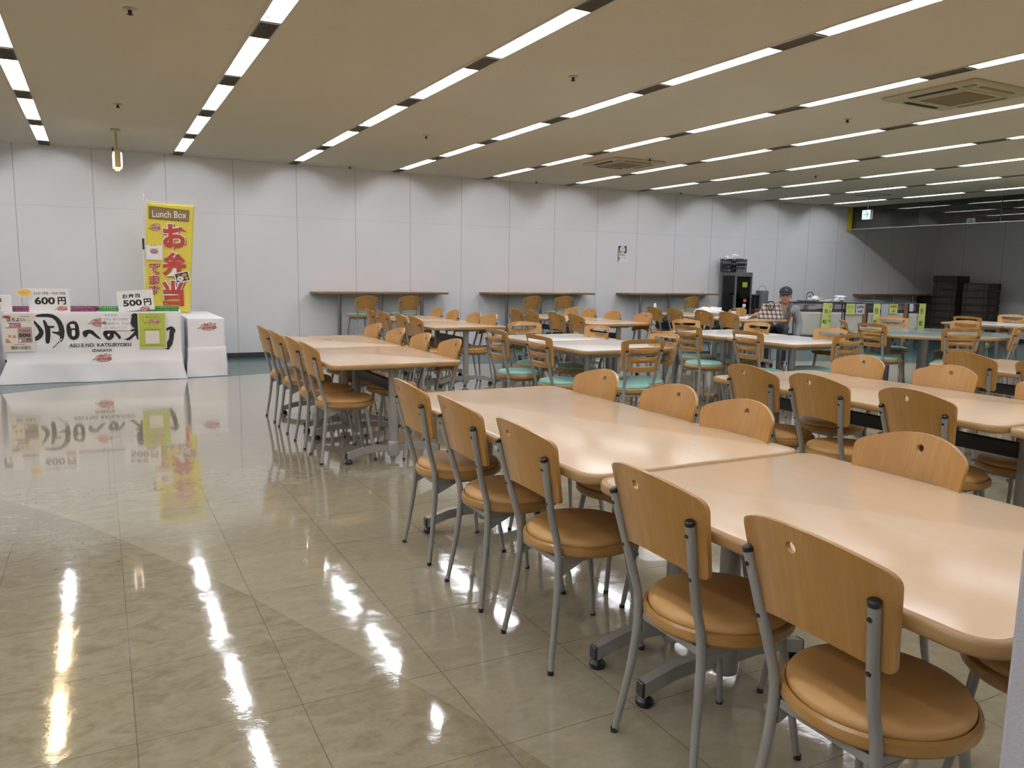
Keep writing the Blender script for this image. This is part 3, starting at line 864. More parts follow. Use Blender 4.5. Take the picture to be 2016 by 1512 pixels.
row([4.265, 4.22], [-6.727, -6.04], 0, 'left', 'the left white pair', 'slat', 2)
row([5.03, 5.04], [-6.92, -5.88], 180, 'right', 'the left white pair', 'slat', 3)
GR = 'slatted teal seat chairs'
chair('slat', 4.76, -5.42, -90, 'slatted chair with teal seat at the far end of the left white pair', GR)
chair('slat', 4.692, -7.165, 85, 'slatted chair with teal seat at the near end of the left white pair', GR)
row([6.433, 6.384], [-6.852, -6.063], 2, 'left', 'the right white pair', 'slat', 3)
row([7.15, 7.15], [-6.87, -5.87], 180, 'right', 'the right white pair', 'slat', 3)
chair('slat', 6.84, -5.45, -92, 'slatted chair with teal seat at the far end of the right white pair', GR)
chair('slat', 6.918, -7.241, 90, 'slatted chair with teal seat at the near end of the right white pair', GR)
chair('slat', 8.86, -6.302, -1.5, 'slatted chair with teal seat, near left of the round table', GR)
chair('slat', 9.08, -5.84, -46, 'slatted chair seen edge-on at the left end of the round table', GR)
chair('slat', 10.15, -5.48, -138, 'slatted chair facing the camera at the far side of the round table', GR)
chair('slat', 9.05, -7.043, 51.5, 'slatted chair seen from behind, nearest the camera at the round table', GR)
chair('slat', 10.33, -6.20, 176, 'slatted chair on the far right side of the round table', GR)
chair('slat', 9.83, -7.02, 112, 'slatted chair cut by the right edge at the round table', GR)
chair('slat', 11.95, -5.43, 4, 'slatted chair on the left side of the far white table before the dark crates', GR)
chair('slat', 12.95, -5.27, 183, 'slatted chair behind the far white table before the dark crates', GR)

# ------------------------------------------------------------------ wall counters and stools
M_CTOP = grain('counter_wood', '#7f5f3c', '#8e6c46', '#9c7a52', 2, 9, 9, rough=.35)
M_CEDGE = grain('counter_edge', '#5d4229', '#6d4f32', '#7b5c3c', 2, 9, 9, rough=.45)
def counter(x0, x1, posts, label):
    t = thing('wall_counter', label, 'counter', ((x0 + x1) / 2, -.21, 0), 0, 'wooden counters along the back wall')
    w = x1 - x0; d = .40
    def outl(e): return round_poly([(-w / 2 + e, -d / 2 + e), (w / 2 - e, -d / 2 + e), (w / 2 - e, d / 2 - e), (-w / 2 + e, d / 2 - e)], [.05 - e, .05 - e, .012, .012], 4)
    b = B(); z = .995
    R = [[(p[0], p[1], zz) for p in outl(e)] for e, zz in ((.008, z - .032), (0, z - .028), (0, z - .006))]
    b.loft(R, 1, True, False)
    b.loft([[(p[0], p[1], zz) for p in outl(e)] for e, zz in ((0, z - .006), (.004, z))], 0, False, True)
    b.build('countertop', [M_CTOP, M_CEDGE], t, ang=60)
    for px_ in posts:
        b = B(); b.lathe([(.03, .016), (.03, .955), (.075, .956), (.075, .963)], (px_ - (x0 + x1) / 2, .0, 0), n=20); b.build('leg', M_BRUSH, t)
        b = B(); b.lathe([(.19, 0), (.2, .004), (.19, .012), (.05, .018), (.034, .022)], (px_ - (x0 + x1) / 2, 0, 0), n=36); b.build('base_plate', M_BRUSH, t)
    return t
counter(3.80, 5.98, (4.21, 4.884, 5.574), 'first wall counter from the left, behind two bar stools')
counter(6.70, 8.84, (7.135, 7.80, 8.477), 'second wall counter from the left, left of the wall poster')
counter(9.55, 11.76, (9.98, 10.66, 11.36), 'third wall counter from the left, ending at the glass fridge')
counter(16.06, 18.28, (16.53, 17.195, 17.88), 'fourth wall counter in the dim corner behind the carts')
def make_stool():
    t = thing('bar_stool', 'x', 'stool')
    z = .680
    seat(t, z, M_GREEN, .215); back_round(t, .126)
    rear = [(-.20, 0), (-.172, .2), (-.143, .42), (-.126, .55), (-.128, .61), (-.146, .66), (-.168, .73), (-.1945, .848)]
    front = [(.25, 0), (.215, .25), (.180, .47), (.158, .60)]
    leg_set(t, rear, front, [.185, .165, .148, .138, .135, .138, .146, .158], [.17, .152, .138, .126], .0115)
    seat_frame(t, z - .078, -.124, .128, .158, .118)
    b = B(); b.tube([(-.166, .162, .24), (.216, .152, .24), (.216, -.152, .24), (-.166, -.162, .24)], .009, n=10, closed=True); b.build('footrest', M_STEEL, t)
    index_kids(t); return t
st = make_stool()
sp = [(4.48, -.50, 98, 'teal bar stool at the first wall counter, left one'), (5.17, -.50, 98, 'teal bar stool at the first wall counter, right one'), (7.36, -.50, 97, 'teal bar stool at the second wall counter, left one'), (7.98, -.50, 97, 'teal bar stool at the second wall counter, right one'), (10.81, -.50, 96, 'teal bar stool alone at the third wall counter')]
for i, (x, y, d, l) in enumerate(sp):
    if i == 0: st.location = (x, y, 0); st.rotation_euler = (0, 0, radians(d)); st['label'] = l; st['group'] = 'bar stools at the wall counters'
    else: dup(st, (x, y, 0), radians(d), l, 'bar stools at the wall counters')

# ------------------------------------------------------------------ bento stall on the left
M_PINK = mat('print_pink', '#d8a2a0', .7); M_PINKD = mat('print_pink_dark', '#b9716f', .7)
M_PWHITE = mat('print_white', '#efeceb', .65)
def pig(ix, x0, z0, w, h, letters=True):
    """printed pig emblem; ix: material indices (ink, pink, dark pink)"""
    k, p, d = ix
    X = lambda u: x0 + u * w; Z = lambda v: z0 + v * h
    out = [('poly', k, ell(X(.56), Z(.44), .40 * w, .45 * h, 28)), ('poly', k, [(X(.62), Z(.80)), (X(.66), Z(1.0)), (X(.78), Z(.92)), (X(.74), Z(.74))]), ('poly', k, [(X(.82), Z(.70)), (X(.90), Z(.93)), (X(.99), Z(.80)), (X(.90), Z(.62))]),
           ('poly', p, ell(X(.56), Z(.44), .385 * w, .42 * h, 28)), ('poly', p, [(X(.64), Z(.80)), (X(.67), Z(.96)), (X(.76), Z(.90)), (X(.73), Z(.76))]), ('poly', p, [(X(.84), Z(.71)), (X(.90), Z(.89)), (X(.97), Z(.80)), (X(.90), Z(.65))]),
           ('poly', k, ell(X(.87), Z(.36), .125 * w, .20 * h, 18)), ('poly', d, ell(X(.87), Z(.36), .11 * w, .17 * h, 18)),
           ('poly', k, ell(X(.84), Z(.36), .018 * w, .05 * h, 8)), ('poly', k, ell(X(.90), Z(.36), .018 * w, .05 * h, 8)),
           ('poly', k, [(X(.16), Z(.34)), (X(.10), Z(.40)), (X(.04), Z(.28)), (X(0), Z(.24)), (X(.04), Z(.20)), (X(.09), Z(.28)), (X(.12), Z(.34)), (X(.16), Z(.26))])]
    if letters: out += [('text', k, 'たれ・', .03, X(.36), Z(.54), X(.68), Z(.80)), ('text', k, 'かづや', .03, X(.28), Z(.18), X(.72), Z(.48))]
    return out
FP0 = Vector((-.03, -2.03)); FP1 = Vector((1.757, -2.18))
FANG = atan2(FP1.y - FP0.y, FP1.x - FP0.x); FLEN = (FP1 - FP0).length
def draped(name, label, loc, rz, w, d, h, seed, flare=.035, flare_l=.0, group=None, crease=None):
    """cloth over a table; local origin at the front left top corner's foot, front face towards -y"""
    rg = random.Random(seed); n = 132; ph = [rg.uniform(0, 6.28) for _ in range(6)]
    def per(k):
        s = k / n * 2 * (w + d)
        if s < w: return (s, 0, 0, -1, s)
        s2 = s - w
        if s2 < d: return (w, s2, 1, 0, s)
        s3 = s2 - d
        if s3 < w: return (w - s3, d, 0, 1, s)
        return (0, d - (s3 - w), -1, 0, s)
    lv = [(h, -.02), (h, -.006), (h - .003, .001), (h - .02, .003), (h * .8, .004), (h * .6, .004), (h * .45, .005)]
    cz = crease if crease else h * .3
    lv += [(cz + .004, .005), (cz - .004, .010), (cz * .8, .010), (cz * .6, .011), (cz * .4, .013), (cz * .2, .015), (.03, .017), (.004, .018)]
    R = []
    for z, off in lv:
        ring = []
        for k in range(n):
            x, y, nx, ny, s = per(k)
            t = max(0, 1 - z / cz) if z < cz else 0
            f = off + flare * t ** 1.3 + t * (.011 * sin(s * 7 + ph[0]) + .008 * sin(s * 13 + ph[1] + z * 14) + .004 * sin(s * 31 + ph[2]))
            f += (0.0015 * sin(s * 6 + ph[3] + z * 4)) * (1 if z < h - .03 else 0)
            cl = max(0, 1 - s / .35) if ny < 0 else (max(0, 1 - (2 * (w + d) - s) / .25) if nx < 0 else 0)
            f += flare_l * cl * t
            cxn = 1 if nx == 0 else 0
            px_, py_ = x + nx * f, y + ny * f
            # pull ends of the front outwards so that the corners stay closed
            if ny != 0: px_ += (x / w * 2 - 1) * f
            else: py_ += (y / d * 2 - 1) * f
            ring.append((px_, py_, z - (.012 * sin(s * 5 + ph[4]) * t if z > .02 else 0) * .6))
        R.append(ring)
    b = B(); b.loft(R[::-1], 0, False, True)
    t = thing(name, label, 'tablecloth' if 'cloth' in name else 'table', (loc[0], loc[1], 0), rz, group)
    b.build('cloth', M_LINEN, t, ang=50)
    return t
def folding_table(label, loc, rz, w, d, h, group):
    t = thing('folding_table', label, 'table', (loc[0], loc[1], 0), rz, group)
    b = B(); b.box((w / 2, d / 2, h - .018), (w - .03, d - .03, .03), b=.004); b.build('tabletop', mat('folding_top', '#cfc8bc', .5), t)
    for x in (.06, w - .06):
        for y in (.06, d - .06):
            b = B(); b.tube([(x, y, 0), (x, y, h - .035)], .012, n=10); b.build('leg', M_STEEL, t)
    return t
GF = 'folding tables under the white cloths'
folding_table('folding table hidden under the long printed white cloth', FP0, FANG, FLEN, .6, .79, GF)
ct = draped('table_cloth', 'long white cloth printed with black brush writing, draped over the stall table', FP0, FANG, FLEN, .6, .802, 3, .012, .07, 'white cloths of the bento stall', .245)
PRINT = {
    'm1': [(0.292, 0.759), (0.319, 0.775), (0.367, 0.784), (0.42, 0.785), (0.466, 0.777), (0.501, 0.757), (0.532, 0.727), (0.554, 0.689), (0.569, 0.641), (0.576, 0.586), (0.571, 0.531), (0.558, 0.493), (0.532, 0.456), (0.5, 0.422), (0.462, 0.396), (0.431, 0.367), (0.421, 0.376), (0.451, 0.406), (0.483, 0.436), (0.512, 0.477), (0.529, 0.518), (0.521, 0.535), (0.483, 0.556), (0.449, 0.571), (0.455, 0.584), (0.491, 0.58), (0.518, 0.583), (0.52, 0.614), (0.51, 0.662), (0.492, 0.703), (0.464, 0.734), (0.423, 0.746), (0.364, 0.748), (0.318, 0.748)] ,
    'm2': [(0.367, 0.711), (0.386, 0.714), (0.402, 0.69), (0.412, 0.656), (0.435, 0.646), (0.471, 0.649), (0.481, 0.636), (0.47, 0.625), (0.434, 0.622), (0.436, 0.574), (0.431, 0.513), (0.421, 0.458), (0.406, 0.445), (0.386, 0.452), (0.38, 0.486), (0.385, 0.548), (0.383, 0.616), (0.375, 0.67)] ,
    'm3': [(0.272, 0.712), (0.291, 0.705), (0.313, 0.677), (0.341, 0.643), (0.365, 0.602), (0.37, 0.568), (0.355, 0.528), (0.326, 0.497), (0.29, 0.481), (0.258, 0.482), (0.26, 0.522), (0.287, 0.529), (0.309, 0.549), (0.325, 0.576), (0.31, 0.623), (0.292, 0.664), (0.27, 0.685)] ,
    'n1': [(0.595, 0.634), (0.606, 0.668), (0.635, 0.692), (0.671, 0.702), (0.701, 0.688), (0.717, 0.653), (0.723, 0.598), (0.723, 0.543), (0.709, 0.508), (0.684, 0.488), (0.659, 0.483), (0.63, 0.496), (0.605, 0.531), (0.595, 0.579)] ,
    'h1': [(0.63, 0.657), (0.654, 0.667), (0.678, 0.664), (0.683, 0.633), (0.679, 0.617), (0.658, 0.621), (0.651, 0.609), (0.64, 0.626)] ,
    'h2': [(0.65, 0.595), (0.678, 0.6), (0.681, 0.571), (0.678, 0.536), (0.656, 0.524), (0.647, 0.537), (0.646, 0.564)] ,
    'he': [(0.752, 0.563), (0.762, 0.584), (0.793, 0.597), (0.83, 0.602), (0.86, 0.589), (0.889, 0.554), (0.918, 0.519), (0.939, 0.494), (0.929, 0.487), (0.893, 0.505), (0.863, 0.53), (0.84, 0.551), (0.828, 0.558), (0.812, 0.552), (0.796, 0.524), (0.78, 0.514), (0.762, 0.525)] ,
    'no': [(0.961, 0.548), (0.968, 0.575), (0.999, 0.595), (1.064, 0.596), (1.105, 0.566), (1.139, 0.525), (1.148, 0.498), (1.125, 0.485), (1.103, 0.526), (1.074, 0.553), (1.072, 0.513), (1.047, 0.484), (1.017, 0.474), (0.982, 0.501)] ,
    'nh': [(1.008, 0.541), (1.027, 0.557), (1.031, 0.534), (1.019, 0.518), (1.007, 0.525)] ,
    'ko': [(1.274, 0.776), (1.297, 0.786), (1.319, 0.783), (1.35, 0.768), (1.337, 0.475), (1.312, 0.482), (1.307, 0.514), (1.298, 0.529), (1.268, 0.501), (1.241, 0.476), (1.212, 0.47), (1.166, 0.492), (1.197, 0.488), (1.23, 0.508), (1.264, 0.543), (1.294, 0.578), (1.259, 0.575), (1.243, 0.582), (1.266, 0.6), (1.292, 0.607), (1.274, 0.628), (1.255, 0.642), (1.272, 0.646), (1.25, 0.663), (1.258, 0.692), (1.265, 0.706), (1.259, 0.727), (1.276, 0.734), (1.264, 0.755)] ,
    'ri': [(1.615, 0.596), (1.655, 0.62), (1.685, 0.631), (1.714, 0.616), (1.733, 0.583), (1.725, 0.558), (1.715, 0.551), (1.709, 0.494), (1.69, 0.414), (1.665, 0.379), (1.651, 0.354), (1.625, 0.358), (1.605, 0.366), (1.607, 0.416), (1.631, 0.437), (1.656, 0.48), (1.671, 0.595), (1.634, 0.574)] ,
}
dc = [('poly', 0, PRINT[k]) for k in ('m1', 'm2', 'm3', 'n1')] + [('poly', 1, PRINT[k]) for k in ('h1', 'h2')] + [('poly', 0, PRINT['he']), ('poly', 0, PRINT['no']), ('poly', 1, PRINT['nh']), ('poly', 0, PRINT['ko']), ('poly', 0, PRINT['ri'])]
for i, (a, c) in enumerate(((.565, .49), (.552, .455), (.53, .43), (.50, .40), (.47, .385))):     # dry brush tail
    dc.append(('poly', 1, [(a - .03, c + .012), (a - .012, c + .010), (a - .05, c - .022), (a - .06, c - .02)]))
dc += [('text', 0, 'ASU E NO  KATSURYOKU', .02, .615, .402, 1.250, .444), ('text', 0, 'IZAKAYA', .02, .842, .344, 1.046, .376)]
dc += pig((0, 2, 3), .835, .226, .205, .098) + pig((0, 2, 3), .812, .642, .195, .094)
b = B(); prints(b, dc, -.0062, .0003)
b.build('lettering', [M_INK, M_PWHITE, M_PINK, M_PINKD], ct, smooth=False)
folding_table('folding table hidden under the plain white cloth, end on to the aisle', (1.845, -2.08), 0, .42, 1.8, .70, GF)
ct2 = draped('table_cloth', 'plain white cloth with one pink pig emblem, right of the printed cloth', (1.845, -2.08), 0, .42, 1.8, .712, 8, .008, .0, 'white cloths of the bento stall', .36)
b = B(); prints(b, pig((0, 1, 2), .10, .565, .225, .100), -.0075, .0004); b.build('lettering', [M_INK, M_PINK, M_PINKD], ct2, smooth=False)
folding_table('folding table hidden under the cloth at the left picture edge', (-1.93, -2.0), 0, 1.80, .6, .79, GF)
draped('table_cloth', 'white cloth at the left picture edge, only a sliver showing', (-1.93, -2.0), 0, 1.80, .6, .802, 5, .03, .0, 'white cloths of the bento stall', .245)

M_CLEAR = mat('wire_clear', '#d8dadd', .15, metal=.8)
def on_front(u, v=0.0, off=0.0):
    """point of the stall's front plane: u metres from its left end"""
    return (FP0.x + cos(FANG) * u + sin(FANG) * off, FP0.y + sin(FANG) * u - cos(FANG) * off, v)
def crate(u0, u1, d, h, color, label):
    t = thing('crate', label, 'crate', on_front((u0 + u1) / 2, .8035, -.06 - d / 2), FANG, 'shallow plastic crates on the stall')
    m = mat('crate_' + color[1:], color, .45); w = u1 - u0
    b = B()
    b.box((0, 0, .004), (w - .02, d - .02, .006))
    b.build('base', m, t)
    b = B()
    for sy in (-1, 1):
        b.box((0, sy * (d / 2 - .006), h - .006), (w, .012, .012), b=.003); b.box((0, sy * (d / 2 - .008), .006), (w - .01, .008, .012))
        for i in range(int(w / .022)): b.box((-w / 2 + .015 + i * .022, sy * (d / 2 - .008), h / 2), (.008, .006, h - .01))
    for sx in (-1, 1):
        b.box((sx * (w / 2 - .006), 0, h - .006), (.012, d, .012), b=.003); b.box((sx * (w / 2 - .008), 0, .006), (.008, d - .01, .012))
        for i in range(int(d / .022)): b.box((sx * (w / 2 - .008), -d / 2 + .015 + i * .022, h / 2), (.006, .008, h - .01))
        b.box((sx * (w / 2 - .02), -d / 2 + .015, h - .002), (.04, .03, .01), b=.003)
    b.build('lattice_wall', m, t)
crate(.0, .46, .40, .046, '#6d2250', 'shallow magenta crate at the left end of the stall table')
crate(.47, .90, .40, .046, '#722654', 'shallow magenta crate behind the 600 yen sign')
crate(.92, 1.36, .40, .044, '#2f7d3c', 'shallow green crate left of the 500 yen sign')
crate(1.37, 1.78, .40, .044, '#2b7638', 'shallow green crate at the right end of the stall table')
for i, (u, l) in enumerate(((.17, 'left of the yellow speech bubble'), (.70, 'right of the 600 yen sign'), (.99, 'between the two price signs'), (1.06, 'just left of the 500 yen sign'), (1.59, 'right of the 500 yen sign'))):
    t = thing('price_clip', 'small clear wire price clip standing ' + l, 'clip', on_front(u, .846, -.085), FANG, 'wire price clips')
    b = B(); b.tube([(0, 0, 0), (0, 0, .025), (.01, 0, .038), (.045, 0, .045)], .0018, n=6); b.build('wire', M_CLEAR, t)
    b = B()
    for p in ((.01, 0, .04), (.046, 0, .046)): b.lathe([(.001, -.007), (.007, -.002), (.007, .002), (.001, .007)], p, n=10)
    b.box((0, 0, -.006), (.03, .02, .016), b=.003)
    b.build('clip', mat('clear_plastic', '#e3e4e6', .2), t)

def stand_sign(name, label, u, z, w, h, decals, mats, off=.02, roll=0.0, cat='sign'):
    b = B(); sheet(b, w, h, .003, decals, lift=.0004)
    o = b.build(name, mats, smooth=False)
    o.location = on_front(u, z, off); o.rotation_euler = (0, roll, FANG)
    return tag(o, label, cat)
YEL = mat('print_yellow', '#e8c55c', .6)
SM = [M_PAPER, M_INK, M_PINK, M_PINKD]
stand_sign('price_sign', 'white price sign reading 600 yen on the magenta crates', .235, .803, .405, .262,
           [('text', 1, 'とんかつ弁当・へれかつ弁当', .02, .055, .190, .362, .226), ('text', 1, '600', .035, .058, .082, .258, .166), ('text', 1, '円', .035, .285, .080, .367, .168)] + pig((1, 2, 3), .245, .008, .135, .062), SM, -.05)
stand_sign('price_sign', 'white tilted price sign reading 500 yen on the green crates', 1.135, .800, .385, .235,
           [('text', 1, 'お弁当', .03, .055, .148, .245, .200), ('text', 1, '500', .035, .055, .055, .255, .128), ('text', 1, '円', .035, .275, .052, .355, .132)] + pig((1, 2, 3), .20, -.012, .13, .06), SM, -.05, radians(-4.5))
bub = ell(.072, .05, .072, .046, 26)
b = B(); prints(b, [('poly', 0, [(p[0] * 1, p[1]) for p in ell(.078, .055, .078, .05, 28)]), ('poly', 0, [(.11, .02), (.15, .012), (.135, .04)]), ('poly', 1, ell(.078, .055, .068, .041, 28)),
                         ('rect', 2, .03, .060, .128, .064), ('rect', 2, .05, .046, .106, .050), ('rect', 2, .03, .067, .09, .069)], 0, .0004)
b.add([(p[0], .002, p[1]) for p in ell(.078, .055, .078, .05, 28)], [tuple(range(28))], 0)
o = b.build('speech_bubble_card', [M_PAPER, YEL, M_PINKD], smooth=False); o.location = on_front(.128, .957, -.03); o.rotation_euler = (0, radians(-3), FANG)
tag(o, 'yellow speech bubble card at the left edge of the 600 yen sign', 'card')

# sheets taped to the cloth
M_CREAMP = mat('print_cream', '#dcd6cb', .6); M_MAUVE = mat('print_mauve', '#a48c89', .6); M_CRIM = mat('print_crimson', '#9c4156', .6); M_OCH = mat('print_ochre', '#b78253', .6)
stand_sign('menu_poster', 'white and mauve drink set poster taped to the left end of the printed cloth', -.02, .362, .302, .424,
           [('rect', 2, .022, .10, .278, .275), ('rect', 0, .022, .10, .14, .262), ('poly', 4, [(.022, .10), (.075, .10), (.06, .125), (.045, .14), (.022, .15)]), ('poly', 4, [(.045, .165), (.07, .158), (.078, .185), (.055, .195)]), ('poly', 4, [(.09, .155), (.122, .155), (.122, .185), (.09, .185)]),
            ('rect', 3, .05, .275, .175, .322), ('poly', 5, ell(.047, .298, .02, .022, 16)), ('poly', 3, ell(.045, .388, .04, .016, 16)),
            ('text', 5, '17:00〜19:00', 0.0, .075, .300, .165, .313), ('rect', 5, .07, .292, .13, .295), ('rect', 5, .07, .283, .16, .286),
            ('text', 1, 'ほろよい', .02, .045, .338, .215, .380), ('text', 1, 'セット', 0.0, .215, .338, .275, .356), ('rect', 1, .175, .392, .265, .396),
            ('rect', 1, .15, .243, .262, .247), ('rect', 1, .17, .228, .262, .232), ('text', 1, '500', .02, .148, .165, .262, .205), ('text', 1, '円', .02, .225, .118, .262, .148),
            ('text', 1, '明日への克力', .02, .07, .028, .255, .066), ('rect', 4, .10, .078, .20, .084), ('poly', 5, ell(.16, .125, .012, .016, 12))],
           [M_CREAMP, M_INK, M_MAUVE, M_CRIM, M_OCH, M_PAPER], .014, cat='poster')
M_PEN = mat('pen_grey', '#8d8a90', .7); M_PENR = mat('pen_red', '#c9a3a8', .7)
stand_sign('handwritten_note', 'white handwritten note hanging on the middle of the printed cloth', .955, .588, .296, .205,
           [('text', 1, '本日定食', 0.0, .03, .165, .16, .192), ('text', 1, 'お弁当・購入のお客様', 0.0, .02, .115, .27, .145), ('text', 1, 'お味噌汁も', 0.0, .03, .065, .185, .096), ('text', 2, '¥100', 0.0, .205, .062, .285, .096), ('text', 1, 'にてご提供いたします', 0.0, .02, .018, .26, .046)],
           [M_PAPER, M_PEN, M_PENR], .016, cat='note')
M_LIME = mat('print_lime', '#b0b94e', .55)
stand_sign('lime_poster', 'lime green poster with pig emblem and a blank white square on the printed cloth', 1.33, .373, .302, .421,
           [('rect', 1, .008, .008, .294, .413), ('poly', 2, ell(.15, .332, .094, .066, 30)), ('poly', 1, ell(.15, .332, .092, .064, 30)), ('text', 2, 'おべんとう', .02, .09, .355, .205, .375)] + pig((2, 3, 4), .075, .285, .155, .068) +
           [('text', 2, '公式アカウント', .01, .09, .236, .21, .244), ('text', 2, 'ご登録のお客様を募集します!!', .01, .05, .216, .25, .226), ('rect', 0, .075, .055, .225, .207), ('text', 2, 'お弁当の予約・お問い合わせはこちらから', .01, .02, .030, .285, .038)],
           [M_CREAMP, M_LIME, M_INK, M_PINK, M_PINKD], .018, cat='poster')
M_TAPE = mat('tape', '#e6e2d6', .4)
t = thing('white_board', 'white framed board with a brown cap-like picture at the far left of the stall', 'board', on_front(-.105, .8035, -.05), FANG)
b = B(); b.box((.09, 0, .093), (.18, .01, .186), 0, b=.004); b.build('panel', M_PAPER, t)
b = B(); prints(b, [('poly', 0, round_poly([(.0, .03), (.015, .03), (.02, .115), (.0, .118)], [.003] * 4, 3)), ('poly', 0, round_poly([(.06, .03), (.068, .03), (.066, .10), (.058, .10)], [.002] * 4, 3)), ('poly', 1, round_poly([(.0, .105), (.085, .11), (.082, .15), (.05, .165), (.0, .16)], [.004, .01, .012, .012, .004], 4))], -.0055); b.build('print', [M_INK, mat('print_brown', '#6e5a4e', .6)], t, smooth=False)

# nobori banner
M_FLAG = None
def flag_mat():
    m = bpy.data.materials.new('banner_yellow'); t = NT(m); t.base(t.mix(t.noise(t.obj(), 3, 2), lin('#d8c547'), lin('#e0ce55'))); t.bsdf.inputs['Roughness'].default_value = .7
    t.bsdf.inputs['Subsurface Weight'].default_value = 0.0
    return m
M_FLAG = flag_mat(); M_RED = mat('print_red', '#a93a31', .65); M_OLV = mat('print_olive', '#77633c', .65); M_OLVD = mat('print_olive_dark', '#4d3e26', .65)
t = thing('advertising_banner', 'tall yellow lunch box banner with red characters on a white pole behind the stall', 'banner', (1.40, -.9, 0))
M_POLE = mat('banner_pole', '#dfdfe2', .35)
b = B(); b.tube([(.035, .01, 0), (.036, .01, .1), (.055, .01, 1.45), (.072, .01, 2.215)], .0115, n=12); b.tube([(.053, .01, 1.42), (.0545, .01, 1.50)], .015, n=12)
b.lathe([(.014, 0), (.017, .01), (.012, .022), (.016, .03), (.014, .042), (.003, .05)], (.0722, .01, 2.21), n=14); b.build('pole', M_POLE, t)
b = B(); b.box((.0525, .01, 1.62), (.024, .024, .14)); b.build('pole_clip', M_BLACK, t)
b = B(); b.tube([(.072, .01, 2.172), (.4, .008, 2.16), (.715, .01, 2.150)], .005, n=8); b.lathe([(.002, -.012), (.009, -.004), (.009, .004), (.002, .012)], (.722, .01, 2.15), n=10); b.build('cross_rod', M_POLE, t)
b = B(); b.lathe([(.20, 0), (.20, .05), (.17, .09), (.04, .11), (.03, .14)], (.035, .01, 0), n=32); b.build('base', mat('banner_base', '#3a5fa5', .5), t)
def FL(u, v, lift=0.0):
    """point of the hanging cloth: u 0..1 across, v height"""
    k = (2.155 - v) / 1.6
    x = .115 - .105 * k + u * (.575 - .015 * k)
    y = -.004 + .0012 * sin(u * 5 + v * 2.2) + .010 * max(0, u - .93) / .07 * sin(v * 7)
    return (x, y - lift, v - .012 * u)
b = B(); nu, nv = 24, 50
vs = [FL(i / nu, .735 + (2.155 - .735) * j / nv) for j in range(nv + 1) for i in range(nu + 1)]
b.add(vs, [(j * (nu + 1) + i, j * (nu + 1) + i + 1, (j + 1) * (nu + 1) + i + 1, (j + 1) * (nu + 1) + i) for j in range(nv) for i in range(nu)])
o = b.build('cloth', M_FLAG, t); sol = o.modifiers.new('thickness', 'SOLIDIFY'); sol.thickness = .0012; sol.offset = 1
def flag_print(name, dec, mats):
    q = B(); prints(q, dec, 0, .0011)
    vv = []
    for x, y, z in q.v:
        k = (2.155 - z) / 1.6; u = (x - (.115 - .105 * k)) / (.575 - .015 * k)
        p = FL(u, z + .012 * u, .0035 - y); vv.append(p)
    q.v = vv
    return q.build(name, mats, t, smooth=False)
def chara(s_, x0, z0, x1, z1, red=1, wh=0, sh=2, w=.075, n=.035):
    e = .04 * (x1 - x0)
    return [('text', sh, s_, w, x0 - e + .010, z0 - e - .010, x1 + e + .010, z1 + e - .010), ('text', wh, s_, w, x0 - e, z0 - e, x1 + e, z1 + e), ('text', red, s_, n, x0, z0, x1, z1)]
dec = [('poly', 4, round_poly([(.132, 1.945), (.613, 1.925), (.628, 2.075), (.138, 2.108)], [.012] * 4, 3)), ('poly', 3, round_poly([(.138, 1.952), (.607, 1.932), (.621, 2.069), (.144, 2.101)], [.01] * 4, 3)), ('text', 0, 'Lunch Box', 0.0, .175, 1.968, .585, 2.055)]
dec += chara('お', .285, 1.575, .590, 1.885, w=.085, n=.045) + chara('弁', .265, 1.215, .555, 1.520) + chara('当', .250, .815, .520, 1.150)
dec += chara('て', .102, 1.240, .222, 1.375, w=.08) + chara('ま', .100, 1.105, .212, 1.222, w=.08) + chara('す', .092, .975, .206, 1.088, w=.08)
flag_print('lettering', dec, [M_PWHITE, M_RED, M_OLVD, M_OLV, M_OLVD])
flag_print('emblem', pig((0, 1, 2), .118, 1.790, .148, .105), [M_INK, M_PINK, M_PINKD])
b = B()
for z in (1.70, 1.335, 1.0): b.box((.075 - .02 * (2.16 - z), .0, z), (.055, .006, .022), b=.002)
for x, z in ((.11, 2.165), (.375, 2.15)): b.box((x, .003, z), (.028, .012, .05), b=.002)
b.build('loop', M_POLE, t)
b = B(); sheet(b, .195, .19, .002, [('rect', 1, .05, .138, .14, .142), ('rect', 1, .055, .078, .14, .081), ('poly', 1, ell(.095, .108, .048, .026, 18)), ('poly', 2, ell(.095, .108, .042, .021, 18)), ('rect', 1, .06, .176, .075, .188), ('rect', 1, .095, .180, .115, .188)])
o = b.build('patch', [M_PAPER, M_INK, M_PINKD], t, smooth=False); o.location = (.078, -.022, 1.422); o.rotation_euler = (0, radians(1.5), 0)
M_RICE = mat('print_rice', '#dfdedd', .6); M_FOOD1 = mat('print_food', '#b48a52', .6); M_FOOD2 = mat('print_food_dark', '#7a4f42', .6)
b = B(); sheet(b, .185, .135, .002, [('rect', 1, .012, .012, .173, .123), ('poly', 2, ell(.062, .05, .042, .034, 18)), ('poly', 3, ell(.125, .088, .035, .024, 14)), ('poly', 4, ell(.055, .10, .03, .015, 12)), ('poly', 3, ell(.14, .042, .024, .02, 12)), ('poly', 1, ell(.06, .05, .01, .008, 8))])
o = b.build('photo', [M_PAPER, M_INK, M_RICE, M_FOOD1, M_FOOD2], t, smooth=False); o.location = (.43, -.026, 1.112); o.rotation_euler = (0, radians(-14), 0)

